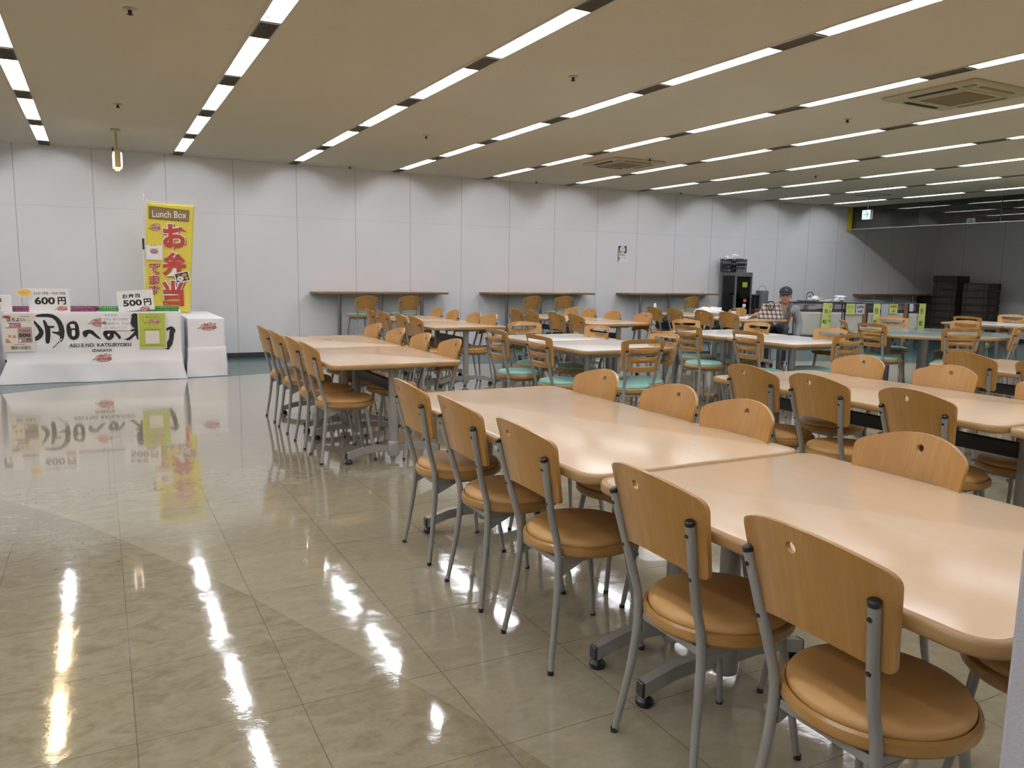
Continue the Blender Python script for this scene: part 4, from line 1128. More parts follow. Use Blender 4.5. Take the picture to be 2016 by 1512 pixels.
# poster on the back wall
M_PHOTO = mat('poster_photo', '#2d2836', .5)
b = B(); sheet(b, .215, .31, .003, [('rect', 1, .012, .165, .203, .298), ('poly', 2, ell(.108, .232, .062, .066, 24)), ('rect', 3, .012, .165, .05, .19), ('rect', 1, .075, .19, .10, .205), ('rect', 1, .115, .192, .14, .207), ('rect', 4, .03, .238, .0, .0),
      ('rect', 4, .075, .262, .14, .268), ('rect', 4, .065, .245, .15, .250), ('rect', 3, .02, .142, .19, .148), ('rect', 5, .05, .132, .16, .140), ('rect', 1, .02, .112, .19, .118), ('poly', 5, ell(.032, .062, .026, .026, 18)), ('poly', 0, ell(.032, .058, .010, .012, 12)), ('rect', 5, .068, .074, .15, .080), ('rect', 4, .15, .066, .19, .08), ('rect', 4, .07, .03, .14, .033)])
o = b.build('wall_poster', [M_PAPER, M_PHOTO, M_RICE, M_FOOD1, M_PEN, M_CRIM], smooth=False); o.location = (9.564, -.003, 1.567)
tag(o, 'small poster with a white round picture alone on the back wall', 'poster')

# ------------------------------------------------------------------ glass fridge with basket, bins
t = thing('display_fridge', 'grey glass display fridge standing against the back wall', 'fridge', (12.28, -.30, 0))
M_FR = mat('fridge_frame', '#77787a', .35, metal=.5); M_FRD = mat('fridge_dark', '#4c4a4a', .4, metal=.3); M_FRL = mat('fridge_light', '#9ea4a4', .4)
w, d, h = .44, .42, 1.42
M_PANE = glass('fridge_glass', '#f4f9f8', .0)
b = B(); b.box((0, 0, .25), (w, d, .46), b=.006); b.build('base', M_FRL, t)
b = B(); b.box((0, 0, h - .035), (w, d, .07), b=.006); b.box((.0, -d / 2 - .001, h - .05), (w - .06, .004, .07), b=.001); b.build('top', M_FR, t)
b = B()
for sx in (-1, 1):
    for sy in (-1, 1): b.box((sx * (w / 2 - .016), sy * (d / 2 - .016), .92), (.032, .032, .92), b=.003)
b.build('frame', M_FR, t)
for nm, c, dd in (('pane', (0, -d / 2 + .008, .92), (w - .06, .005, .88)), ('pane', (-w / 2 + .008, 0, .92), (.005, d - .06, .88)), ('pane', (w / 2 - .008, 0, .92), (.005, d - .06, .88)), ('pane', (0, d / 2 - .008, .92), (w - .06, .005, .88))):
    b = B(); b.box(c, dd); b.build(nm, M_PANE, t, smooth=False)
for z in (.62, .88, 1.20):
    b = B(); b.box((0, 0, z), (w - .05, d - .05, .008)); b.build('shelf', M_FRL, t)
b = B(); b.box((-w / 2 - .012, -d / 2 + .03, .84), (.02, .03, .26), b=.006); b.build('handle', M_FRD, t)
b = B(); b.box((w / 2 - .02, -d / 2 - .012, .84), (.026, .02, .2), b=.006); b.build('handle', M_FRD, t)
for nm, x, z, ww, hh, m in (('yellow_sticker', .02, 1.175, .13, .10, mat('sticker_yellow', '#9aa12f', .5)), ('red_sticker', .04, .86, .08, .06, mat('sticker_red', '#cf6a4c', .5)), ('white_sticker', .03, .76, .085, .07, M_PAPER)):
    b = B(); b.box((x, -d / 2 - .0015, z), (ww, .002, hh)); b.build(nm, m, t, smooth=False)
def blob(name, label, cat, loc, r, m, seed, amp=.35, flat=1.0, group=None, sub=4, parent=None):
    bm = bmesh.new(); bmesh.ops.create_icosphere(bm, subdivisions=sub, radius=1.0); rg = random.Random(seed)
    from mathutils import noise as N
    off = Vector((rg.uniform(0, 50), rg.uniform(0, 50), rg.uniform(0, 50)))
    for v in bm.verts:
        k = 1 + amp * N.noise(v.co * 1.7 + off) + amp * .55 * N.noise(v.co * 4.2 + off) + amp * .25 * abs(N.noise(v.co * 9 + off))
        c = v.co * k
        v.co = Vector((c.x * r[0], c.y * r[1], max(c.z * r[2], -r[2] * flat)))
    zmin = min(v.co.z for v in bm.verts)
    for v in bm.verts: v.co.z -= zmin
    me = bpy.data.meshes.new(name); bm.to_mesh(me); bm.free(); me.materials.append(m)
    me.polygons.foreach_set('use_smooth', [True] * len(me.polygons))
    o = bpy.data.objects.new(name, me); COL.objects.link(o); o.location = loc
    if parent is not None: o.parent = parent
    return tag(o, label, cat, group) if label else o
M_BAGW = mat('white_plastic_bag', '#e2e2e8', .35, bump=.5, bscale=40)
blob('rolled_cloth', 'small white cloth on the top shelf inside the glass fridge', 'cloth', (12.26, -.3, 1.204), (.06, .05, .05), M_PAPER, 4)
def basket(z, label, tilt):
    t = thing('shopping_basket', label, 'basket', (12.19, -.28, z), 0, 'black baskets on the fridge')
    b = B(); W, D, H = .44, .32, .155
    for i in range(7):
        zz = .005 + H * i / 6; k = .84 + .16 * i / 6
        if i in (0, 2, 3, 5, 6):
            q = rrect(-W / 2 * k, -D / 2 * k, W / 2 * k, D / 2 * k, .03, 4)
            b.tube([(p[0], p[1], zz) for p in q], .0075 if i < 6 else .011, n=6, closed=True)
    for f in [i / 9 for i in range(10)]:
        for sy in (-1, 1): b.box(((-.5 + f) * W * .88, sy * D / 2 * .92, H / 2), (.012, .014, H))
    for f in [i / 6 for i in range(7)]:
        for sx in (-1, 1): b.box((sx * W / 2 * .92, (-.5 + f) * D * .88, H / 2), (.014, .012, H))
    b.box((0, 0, .006), (W * .84, D * .84, .008))
    b.build('lattice_body', M_BLACK, t)
    b = B(); b.tube([(-.1, -D / 2, H + .004), (-.09, -D / 2 - .005, H + .02), (.09, -D / 2 - .005, H + .02), (.1, -D / 2, H + .004)], .007, n=6); b.build('handle', M_BLACK, t)
    return t
basket(1.421, 'lower black lattice basket on top of the glass fridge', 0)
basket(1.505, 'upper black lattice basket nested in the other on the fridge', 0)
blob('white_cloth_bundle', 'crumpled white cloth lying in the basket on top of the fridge', 'cloth', (12.12, -.28, 1.64), (.14, .11, .06), M_BAGW, 12, .6)
b = B(); b.box((0, 0, .345), (.42, .40, .69), b=.006); b.box((0, -.2015, .52), (.40, .004, .28)); b.box((-.0, -.204, .52), (.006, .004, .28)); 
o = b.build('brown_cabinet', grain('cabinet_brown', '#4d3019', '#5e3c20', '#6c4728', 3, 3, 20, rough=.5)); o.location = (12.86, -.27, 0)
tag(o, 'low brown cabinet right of the glass fridge carrying a bin and a bucket', 'cabinet')
b = B(); b.lathe([(.085, 0), (.10, .01), (.105, .24), (.11, .25), (.11, .275), (.10, .285), (.02, .29)], n=28)
o = b.build('black_bin', M_BLACK); o.location = (12.80, -.27, .691); tag(o, 'black lidded bin standing between the fridge and the clear bucket', 'bin')
t = thing('drink_dispenser', 'grey translucent bucket with a tall wire handle beside the black bin', 'bucket', (13.02, -.27, .691))
b = B(); b.lathe([(.115, 0), (.12, .01), (.125, .27), (.128, .275), (.128, .36), (.12, .365), (.02, .366)], n=32); b.build('body', mat('bucket_grey', '#85878c', .25, metal=.2), t)
b = B(); b.tube([(.126 * cos(a), 0, .30 + .165 * sin(a)) for a in [pi * i / 14 for i in range(15)]], .006, n=8); b.build('handle', M_STEEL, t)

# napkin packet on the third counter
b = B(); b.box((0, 0, .009), (.13, .08, .018), 0, b=.004); b.box((-.03, 0, .021), (.05, .05, .006), 1, b=.002)
o = b.build('napkin_packet', [M_PAPER, M_BLACK]); o.location = (11.55, -.16, .996); o.rotation_euler = (0, 0, .4)
tag(o, 'small white napkin packet near the right end of the third wall counter', 'packet')

# ------------------------------------------------------------------ row of serving carts
CA = Vector((12.6, -1.5)); CB = Vector((14.87, -2.65)); CANG = atan2(CB.y - CA.y, CB.x - CA.x)
M_CLOTHC = mat('cart_canvas', '#bab5ab', .8, var=.06, vscale=5, bump=.3, bscale=30); M_CFR = mat('cart_frame', '#3b3a3b', .4, metal=.4); M_CBR = grain('cart_end_brown', '#5c3a1e', '#6c4524', '#7b522d', 4, 4, 1.2, rough=.5)
M_WIRE = mat('cart_wire', '#a8a9ab', .3, metal=.8)
def on_cart(s_, z=0, off=0): return (CA.x + cos(CANG) * s_ + sin(CANG) * off, CA.y + sin(CANG) * s_ - cos(CANG) * off, z)
def cart(s0, s1, label, brown):
    w = s1 - s0; d = .55; H = .875
    t = thing('serving_cart', label, 'cart', on_cart(s0), CANG, 'grey serving carts in a row')
    b = B()
    for x in (.02, w - .02):
        for y in (.02, d - .02): b.tube([(x, y, .10), (x, y, H - .01)], .014, n=10)
    for z in (H - .015, .71, .22):
        for y in (.02, d - .02): b.box((w / 2, y, z), (w, .03, .032 if z != .71 else .045), b=.004)
        for x in (.02, w - .02): b.box((x, d / 2, z), (.03, d, .03), b=.004)
    b.build('frame', M_CFR, t)
    b = B(); b.box((w / 2, d / 2, H - .006), (w - .02, d - .02, .012), b=.003); b.build('top_shelf', mat('cart_top', '#77767a', .3, metal=.5), t)
    b = B(); b.box((w / 2, d / 2, .70), (w - .04, d - .04, .01)); b.build('middle_shelf', mat('cart_shelf', '#8c8b8b', .4, metal=.4), t)
    b = B(); nx = max(6, int(w / .03))
    vs = []
    for j in range(13):
        for i in range(nx + 1): vs.append((.03 + (w - .06) * i / nx, .004 + .006 * sin(i * .9) * (j / 12) + .004 * sin(i * .37 + j * .3), .688 - .45 * j / 12))
    b.add(vs, [(j * (nx + 1) + i, j * (nx + 1) + i + 1, (j + 1) * (nx + 1) + i + 1, (j + 1) * (nx + 1) + i) for j in range(12) for i in range(nx)])
    o = b.build('canvas_panel', M_CLOTHC, t); so = o.modifiers.new('thickness', 'SOLIDIFY'); so.thickness = .004
    b = B(); 
    for y in (.03, d - .03):
        for i in range(4): b.tube([(.03, y, .75 + .03 * i), (w - .03, y, .75 + .03 * i)], .0028, n=6)
        for i in range(int(w / .05)): b.tube([(.04 + i * .05, y, .73), (.04 + i * .05, y, .85)], .0028, n=6)
    b.build('wire_guard', M_WIRE, t)
    if brown:
        b = B(); b.box((w - .03, -.012, .50), (.07, .02, .74), b=.003); b.build('end_board', M_CBR, t)
    for x in (.05, w - .05):
        for y in (.05, d - .05):
            b = B(); b.box((x, y, .085), (.03, .03, .05), 1, b=.003)
            for sx in (-1, 1): b.box((x + sx * .019, y, .06), (.004, .03, .06), 1)
            b.M = Matrix.Translation((x, y, .04)) @ Matrix.Rotation(pi / 2, 4, 'Y'); b.lathe([(.02, -.014), (.04, -.011), (.04, .011), (.02, .014)], n=18); b.M = Matrix.Identity(4)
            b.build('caster', [M_BLACK, M_CHROME], t)
    return t
cart(.01, .97, 'long serving cart right behind the seated man, carrying a kettle', False)
cart(.985, 1.40, 'serving cart with a brown end board, second from the man', True)
cart(1.415, 2.185, 'serving cart with brown end board and grey notice, third from the man', True)
cart(2.20, 2.54, 'short serving cart at the right end of the row', False)
M_GRN = mat('strip_yellow_green', '#c3c96f', .6); M_LAV = mat('sheet_lavender', '#c4c3d2', .6); M_GREYP = mat('sheet_grey', '#a8abb3', .6); M_YELP = mat('sheet_yellow', '#cfcd6c', .6); M_INKG = mat('pen_olive', '#8a9040', .7)
def hang(name, label, s_, z, w, h, dec, mats, off=.022, tilt=0.0, group=None):
    b = B(); sheet(b, w, h, .003, dec, lift=.0006)
    o = b.build(name, mats, smooth=False); o.location = on_cart(s_, z, off + .012); o.rotation_euler = (0, tilt, CANG); tag(o, label, 'sign', group)
hang('menu_strip', 'long yellow green menu strip on the cart behind the man', .545, .37, .175, .495, [('text', 1, '雅', 0.0, .03, .30, .10, .38), ('text', 1, '松', .02, .015, .10, .10, .18)] + [('text', 1, c, 0.0, .12, .40 - .09 * i, .165, .45 - .09 * i) for i, c in enumerate('予約料理')], [M_GRN, M_INK], tilt=radians(2), group='yellow green menu strips')
hang('menu_sheet', 'yellow green sheet with faint handwriting on the second cart', 1.005, .65, .168, .205, [('text', 1, '焼飯', 0.0, .02, .11, .145, .175), ('text', 1, 'ソース', 0.0, .04, .05, .11, .08)], [M_GRN, M_INKG])
hang('price_sheet', 'lavender sheet reading 400 yen on the second cart', 1.19, .662, .165, .19, [('text', 1, 'お弁当', .04, .02, .105, .145, .165), ('text', 1, '400円', .03, .035, .02, .135, .075)], [M_LAV, M_INK])
hang('menu_strip', 'long yellow green menu strip on the third cart', 1.526, .455, .13, .41, [('text', 1, '雅', 0.0, .02, .21, .10, .33), ('text', 1, '松', .02, .01, .02, .08, .11)], [M_GRN, M_INK], group='yellow green menu strips')
hang('notice_sheet', 'grey notice with three columns of writing on the third cart', 1.675, .57, .145, .292, [('text', 1, c, 0.0, .105 - .045 * k, .235 - .04 * i - .02 * k, .128 - .045 * k, .26 - .04 * i - .02 * k) for k, s_ in enumerate(('本日の', '今週の', '日替り')) for i, c in enumerate(s_) if (c, 0.0) in TXT], [M_GREYP, M_INK])
hang('price_sheet', 'yellow sheet reading lunch box and yen on the third cart', 1.83, .682, .155, .18, [('text', 1, 'お弁当', .04, .02, .11, .135, .16), ('rect', 1, .06, .085, .10, .092), ('text', 1, '400円', .03, .045, .02, .115, .062)], [M_YELP, M_INK])
hang('note_sheet', 'small plain white sheet on the last cart', 2.215, .73, .07, .14, [('rect', 1, .02, .03, .023, .11), ('rect', 1, .04, .04, .043, .12)], [M_LAV, M_PEN], .02)
hang('menu_strip', 'long yellow green menu strip at the right end of the carts', 2.40, .42, .125, .46, [('text', 1, '雅', 0.0, .02, .26, .085, .37), ('text', 1, '松', .02, .015, .03, .09, .14)], [M_GRN, M_INK], group='yellow green menu strips')
# things on top of the first carts
t = thing('kettle', 'steel kettle with black handle on the first serving cart', 'kettle', on_cart(.39, .879, -.2), CANG)
b = B(); b.lathe([(.075, 0), (.085, .012), (.085, .04), (.07, .075), (.045, .092), (.042, .096), (.01, .1)], n=32); b.tube([(.07, 0, .045), (.11, 0, .075), (.125, 0, .085)], [.018, .011, .010], n=12); b.build('body', M_CHROME, t)
b = B(); b.lathe([(.008, .1), (.014, .108), (.012, .118), (.003, .122)], n=14); b.build('lid_knob', M_BLACK, t)
b = B(); b.tube([(.072 * cos(a), 0, .075 + .105 * sin(a)) for a in [pi * i / 16 for i in range(17)]], [.006, .006, .006, .007, .009] + [.010] * 7 + [.009, .007, .006, .006, .006], n=10); b.build('handle', M_BLACK, t)
for i, (s_, off, lab, cc, dd) in enumerate(((.30, -.10, 'grey shallow tray in front of the kettle', '#6f6f74', (.34, .22, .03)), (.62, -.15, 'cream box lid on the first cart right of the kettle', '#d3cdb8', (.26, .2, .035)), (.83, -.15, 'second cream box lid, left of the white bag on the cart', '#d6cbae', (.16, .2, .045)))):
    b = B(); b.loft([[(p[0], p[1], z) for p in rrect(-dd[0] / 2 + e, -dd[1] / 2 + e, dd[0] / 2 - e, dd[1] / 2 - e, .02, 4)] for e, z in ((.02, 0), (.004, .006), (0, dd[2] - .004), (.004, dd[2]), (.012, dd[2] - .004), (.024, .008))], cap1=True)
    o = b.build('tray', mat('tray_' + cc[1:], cc, .4)); o.location = on_cart(s_, .879, off); o.rotation_euler = (0, 0, CANG); tag(o, lab, 'tray')
blob('plastic_bag', 'crumpled white plastic bag on the cart under the kettle spout', 'bag', on_cart(.43, .879, -.06), (.10, .06, .05), M_BAGW, 3, .6)
blob('plastic_bag', 'white plastic bag with a peaked corner at the end of the first cart', 'bag', on_cart(.97, .879, -.2), (.12, .09, .06), M_BAGW, 31, .55)
b = B(); b.lathe([(.05, 0), (.062, .03), (.06, .055), (.03, .072), (.005, .075)], n=24); o = b.build('glass_bowl', mat('bowl_grey', '#8b8c97', .2)); o.location = on_cart(.70, .879, -.42); tag(o, 'upturned grey bowl behind the cream lid on the first cart', 'bowl')
t = thing('ladle', 'steel ladle lying along the top of the third cart', 'ladle', on_cart(1.25, .885, -.25), CANG)
b = B(); b.tube([(0, 0, .03), (.5, 0, .03)], .006, n=8); b.build('handle', M_WIRE, t)
b = B(); b.lathe([(.01, -.0), (.03, .006), (.045, .03), (.04, .03), (.026, .012), (.01, .006)], (.54, 0, 0), n=18); b.build('bowl', M_WIRE, t)
for k, (s_, l) in enumerate(((.12, 'white paper stack on the middle shelf of the first cart'), (.40, 'white food boxes on the middle shelf of the first cart'))):
    b = B()
    for j in range(3 + k): b.box((.01 * (j % 2), 0, .014 + .026 * j), (.17, .2, .024), b=.004)
    o = b.build('paper_stack', M_PAPER); o.location = on_cart(s_, .706, -.2); o.rotation_euler = (0, 0, CANG); tag(o, l, 'box')

# ------------------------------------------------------------------ stacks of dark crates in the dim corner
M_CRATE = mat('crate_brown', '#3b322c', .55, var=.06, vscale=5); M_CRATED = mat('crate_brown_dark', '#241d19', .6)
def crate_me(w, d, h):
    t = thing('storage_crate', 'x', 'crate')
    b = B(); e = .012
    b.box((0, 0, .008), (d - .02, w - .02, .01))
    for sx in (-1, 1): b.box((sx * (d / 2 - .012), 0, h / 2), (.012, w - .02, h - .006))
    for sy in (-1, 1): b.box((0, sy * (w / 2 - .012), h / 2), (d - .02, .012, h - .006))
    b.build('body', M_CRATE, t, smooth=False)
    b = B()
    for z in (h - .012, .012):
        for sx in (-1, 1): b.box((sx * (d / 2 - .006), 0, z), (.012, w, .02), b=.002)
        for sy in (-1, 1): b.box((0, sy * (w / 2 - .006), z), (d, .012, .02), b=.002)
    for sx in (-1, 1):
        for y in (-w / 2 + .01, -w / 2 + .09, w / 2 - .09, w / 2 - .01): b.box((sx * (d / 2 - .006), y, h / 2), (.012, .016, h - .02))
    for sy in (-1, 1):
        for x in (-d / 2 + .01, -d / 2 + .08, d / 2 - .08, d / 2 - .01): b.box((x, sy * (w / 2 - .006), h / 2), (.016, .012, h - .02))
    b.build('rim', M_CRATED, t, smooth=False)
    index_kids(t); return t
ck = crate_me(.58, .44, .158); first = True
for sx, yy, n, nm in ((18.23, -.89, 9, 'taller stack of crates'), (18.23, -1.61, 8, 'right-hand stack of crates'), (18.54, -.30, 6, 'low stack behind the taller crate stack')):
    for j in range(n):
        lab = 'dark brown crate, %s from the floor, %s' % (ORD[j], nm); loc = (sx + jit(.006), yy + jit(.008), .159 * j)
        if first: ck.location = loc; ck['label'] = lab; ck['group'] = 'dark crates stacked in the corner'; first = False
        else: dup(ck, loc, 0, lab, 'dark crates stacked in the corner')

# ------------------------------------------------------------------ the seated man, turned sideways on his chair
M_SKIN = mat('skin', '#a87a62', .55, var=.06, vscale=18); M_JACKET = mat('jacket_grey', '#8d9096', .75, var=.05, vscale=9, bump=.25, bscale=30); M_NAVY = mat('navy_cloth', '#191d2b', .8, bump=.2, bscale=160)
M_NAVYL = mat('navy_brim', '#2a3342', .75); M_HAIR = mat('hair_grey', '#77736f', .8); M_COLLAR = mat('collar_dark', '#4b5058', .8); M_SHOE = mat('shoe_black', '#141416', .5); M_EYE = mat('eye_dark', '#1a1413', .4); M_LIP = mat('lip', '#8a5648', .6)
class Soft:
    """one skin grown from capsules and balls, then remeshed to a single surface"""
    def __init__(s): s.b = B()
    def ball(s, c, r, R=None, n=14):
        if not hasattr(r, '__len__'): r = (r, r, r)
        prof = [(sin(pi * i / n), -cos(pi * i / n)) for i in range(1, n)]
        vs = []; m = 18
        vs.append(Vector((0, 0, -r[2])))
        for q, z in prof:
            for j in range(m): vs.append(Vector((q * r[0] * cos(2 * pi * j / m), q * r[1] * sin(2 * pi * j / m), z * r[2])))
        vs.append(Vector((0, 0, r[2])))
        if R is not None: vs = [R @ v for v in vs]
        c = Vector(c); fs = []
        for j in range(m): fs.append((0, 1 + (j + 1) % m, 1 + j))
        for i in range(len(prof) - 1):
            for j in range(m): fs.append((1 + i * m + j, 1 + i * m + (j + 1) % m, 1 + (i + 1) * m + (j + 1) % m, 1 + (i + 1) * m + j))
        e = len(vs) - 1; k = 1 + (len(prof) - 1) * m
        for j in range(m): fs.append((e, k + j, k + (j + 1) % m))
        s.b.add([tuple(v + c) for v in vs], fs)
    def limb(s, pts, rad, n=16):
        P = smooth_path(pts, 5); R = []
        k = len(pts) - 1
        for i in range(len(P)):
            q = i / (len(P) - 1) * k; a = min(int(q), k - 1); f = q - a; R.append(rad[a] * (1 - f) + rad[a + 1] * f)
        s.b.tube(P, R, n=n)
        for e in (0, -1): s.ball(P[e], R[e])
    def build(s, name, m, parent, voxel=.008, smooth=6):
        o = s.b.build(name, m, parent)
        r = o.modifiers.new('skin', 'REMESH'); r.mode = 'VOXEL'; r.voxel_size = voxel; r.use_smooth_shade = True
        q = o.modifiers.new('soft', 'SMOOTH'); q.iterations = smooth; q.factor = .5
        return o
MAN = Vector((10.385, -3.385, 0)); F = Vector((-.735, -.678, 0)); Rr = Vector((.678, -.735, 0)); U = Vector((0, 0, 1))
man = thing('person', 'elderly person in navy cap and grey jacket sitting turned sideways at the table', 'person', MAN)
def W3(f, r, u): return F * f + Rr * r + U * u
HM = Matrix(((F.x, Rr.x, 0), (F.y, Rr.y, 0), (0, 0, 1)))           # columns: forward, picture right, up
s = Soft(); hc = W3(.05, .0, 1.035)
def hd(f, r, u): return hc + W3(f, r, u)
s.ball(hd(-.005, 0, .035), (.094, .080, .098), HM); s.ball(hd(.03, 0, -.03), (.064, .066, .085), HM); s.ball(hd(.055, 0, -.085), (.034, .040, .028), HM)
s.ball(hd(.085, 0, -.008), (.020, .013, .026), HM); s.ball(hd(.094, 0, -.020), (.014, .016, .012), HM)
for e in (-1, 1):
    s.ball(hd(.0, e * .083, -.008), (.02, .011, .034), HM); s.ball(hd(.055, e * .036, -.022), (.03, .024, .024), HM); s.ball(hd(.078, e * .032, .022), (.014, .026, .009), HM)
s.ball(hd(.080, 0, -.052), (.012, .026, .009), HM); s.ball(hd(.078, 0, -.066), (.012, .022, .008), HM)
s.limb([tuple(W3(-.02, 0, .84)), tuple(W3(0, 0, .93)), tuple(hd(.0, 0, -.05))], [.075, .06, .056])
# torso, hips and legs of the body
s.limb([tuple(W3(-.05, -.13, .53)), tuple(W3(-.06, -.07, .66)), tuple(W3(-.04, -.015, .80)), tuple(W3(-.02, 0, .86))], [.12, .11, .11, .08])
for e in (-1, 1):
    s.limb([tuple(W3(-.02, e * .085 - .13, .53)), tuple(W3(.20, e * .12 - .13, .545)), tuple(W3(.40, e * .13 - .13, .53)), tuple(W3(.40, e * .13 - .13, .28)), tuple(W3(.37, e * .13 - .13, .09))], [.085, .075, .056, .05, .038])
    s.limb([tuple(W3(.35, e * .13 - .13, .05)), tuple(W3(.47, e * .14 - .13, .04))], [.036, .030])
def hand(s, wrist, d, up, side):
    """palm with four bent fingers and a thumb at the side"""
    d = d.normalized(); sd = d.cross(up).normalized() * side; wrist = Vector(wrist)
    for q in (-.022, 0, .022): s.limb([tuple(wrist + sd * q * .7), tuple(wrist + d * .045 + sd * q), tuple(wrist + d * .088 + sd * q * 1.15)], [.017, .014, .011], 10)
    for j, L in enumerate((.062, .074, .070, .054)):
        q = -.033 + .022 * j; a = wrist + d * .085 + sd * q
        s.limb([tuple(a), tuple(a + d * L * .45 + up * .008), tuple(a + d * L * .8 - up * .006), tuple(a + d * L - up * .018)], [.0095, .009, .008, .007], 8)
    a = wrist + d * .025 - sd * .030
    s.limb([tuple(a), tuple(a + d * .03 - sd * .022), tuple(a + d * .062 - sd * .026 - up * .006)], [.012, .010, .008], 8)
rs, re, rw = W3(-.02, -.185, .845), W3(.06, -.315, .715), W3(.20, -.44, .735)
ls, le, lw = W3(-.04, .165, .845), W3(-.085, .215, .63), W3(-.03, .20, .42)
s.limb([tuple(rs), tuple(re), tuple(rw)], [.055, .042, .028]); s.limb([tuple(ls), tuple(le), tuple(lw)], [.055, .042, .028])
hand(s, rw, W3(.6, -.8, -.02), U, 1); hand(s, lw, W3(.2, -.05, -.95), F, -1)
s.build('body', M_SKIN, man, .007, 4)
s = Soft()
s.limb([tuple(W3(-.06, -.12, .53)), tuple(W3(-.075, -.06, .66)), tuple(W3(-.06, -.01, .79)), tuple(W3(-.04, 0, .86))], [.135, .128, .128, .09])
s.ball(W3(-.04, -.10, .815), (.10, .115, .075), HM); s.ball(W3(-.04, .09, .815), (.10, .105, .075), HM)
s.ball(W3(-.04, -.19, .57), (.13, .10, .09), HM); s.ball(W3(-.04, -.07, .57), (.13, .10, .09), HM)
s.limb([tuple(W3(-.03, -.16, .835)), tuple(re + W3(-.01, 0, .0)), tuple(W3(.165, -.405, .735))], [.074, .060, .047])
s.limb([tuple(W3(-.04, .145, .835)), tuple(le), tuple(lw + U * .03)], [.074, .060, .05])
s.limb([tuple(W3(-.07, -.07, .885)), tuple(W3(-.085, 0, .905)), tuple(W3(-.07, .07, .885))], [.04, .042, .04])
jk = s.build('jacket', M_JACKET, man, .009, 5)
s = Soft()
s.limb([tuple(W3(.075, -.015, .80)), tuple(W3(.055, -.072, .885)), tuple(W3(-.03, -.088, .925)), tuple(W3(-.085, -.03, .93)), tuple(W3(-.085, .03, .93)), tuple(W3(-.03, .088, .92)), tuple(W3(.055, .075, .875)), tuple(W3(.085, .03, .80))], [.016, .022, .026, .026, .026, .026, .022, .016], 10)
s.build('collar', M_COLLAR, man, .007, 3)
b = B(); b.loft([[tuple(W3(.066 + e, x, z)) for x, z in ((-.045, .66), (-.03, .65), (.0, .66), (.05, .86), (0, .80), (-.045, .86))] for e in (0, .012)]); b.build('undershirt', M_NAVY, man)
s = Soft()
for e in (-1, 1): s.limb([tuple(W3(-.03, e * .085 - .13, .53)), tuple(W3(.20, e * .12 - .13, .545)), tuple(W3(.405, e * .13 - .13, .53)), tuple(W3(.41, e * .13 - .13, .28)), tuple(W3(.375, e * .13 - .13, .085))], [.112, .095, .074, .068, .062])
s.ball(W3(-.05, -.13, .535), (.13, .15, .07), HM)
s.build('trousers', M_NAVY, man, .009, 4)
for e in (-1, 1):
    s = Soft(); s.limb([tuple(W3(.33, e * .13 - .13, .05)), tuple(W3(.42, e * .135 - .13, .045)), tuple(W3(.51, e * .14 - .13, .036))], [.045, .044, .036]); s.build('shoe', M_SHOE, man, .008, 3)
# hair, face and cap
s = Soft(); s.ball(hd(-.03, 0, .02), (.084, .086, .075), HM)
for e in (-1, 1): s.ball(hd(-.01, e * .077, .016), (.034, .014, .034), HM)
s.build('hair', M_HAIR, man, .006, 2)
for e in (-1, 1):
    b = B(); b.M = Matrix.Translation(hd(.0825, e * .031, .006)) @ HM.to_4x4(); b.lathe([(.001, -.006), (.009, -.003), (.011, 0), (.009, .003), (.001, .006)], n=14, sx=.5, sy=1.25); b.build('eye', M_EYE, man)
b = B(); b.tube([hd(.0915, -.024, -.060), hd(.0955, 0, -.0585), hd(.0915, .024, -.060)], .0028, n=8); b.build('mouth', M_LIP, man)
s = Soft()
s.ball(hd(-.008, 0, .068), (.110, .099, .088), HM); s.limb([tuple(hd(.07, -.05, .062)), tuple(hd(.085, 0, .066)), tuple(hd(.07, .05, .062))], [.028, .03, .028])
s.ball(hd(-.004, 0, .152), .010)
cp_o = s.build('cap', M_NAVY, man, .007, 3)
b = B(); P = []
for k in range(3):
    ring = []
    for i in range(15):
        a = -1.25 + 2.5 * i / 14; rr = (.088, .13, .150)[k]
        ring.append(tuple(hd(rr * cos(a) * (1.0 if k else .98), (.094, .093, .088)[k] * sin(a), (.060, .050, .034)[k] - .012 * (1 - cos(a)) - .0 * k)))
    P.append(ring)
vs = [p for r in P for p in r]; b.add(vs, [(k * 15 + i, k * 15 + i + 1, (k + 1) * 15 + i + 1, (k + 1) * 15 + i) for k in range(2) for i in range(14)])
o = b.build('brim', M_NAVYL, cp_o); so = o.modifiers.new('thickness', 'SOLIDIFY'); so.thickness = .006
b = B(); b.box(tuple(hd(.107, .008, .098)), (.004, .014, .016), 0, R=HM); b.box(tuple(hd(.112, 0, .078)), (.003, .05, .004), 1, R=HM); b.build('cap_badge', [M_PAPER, mat('cap_stitch', '#5f4a55', .7)], cp_o)

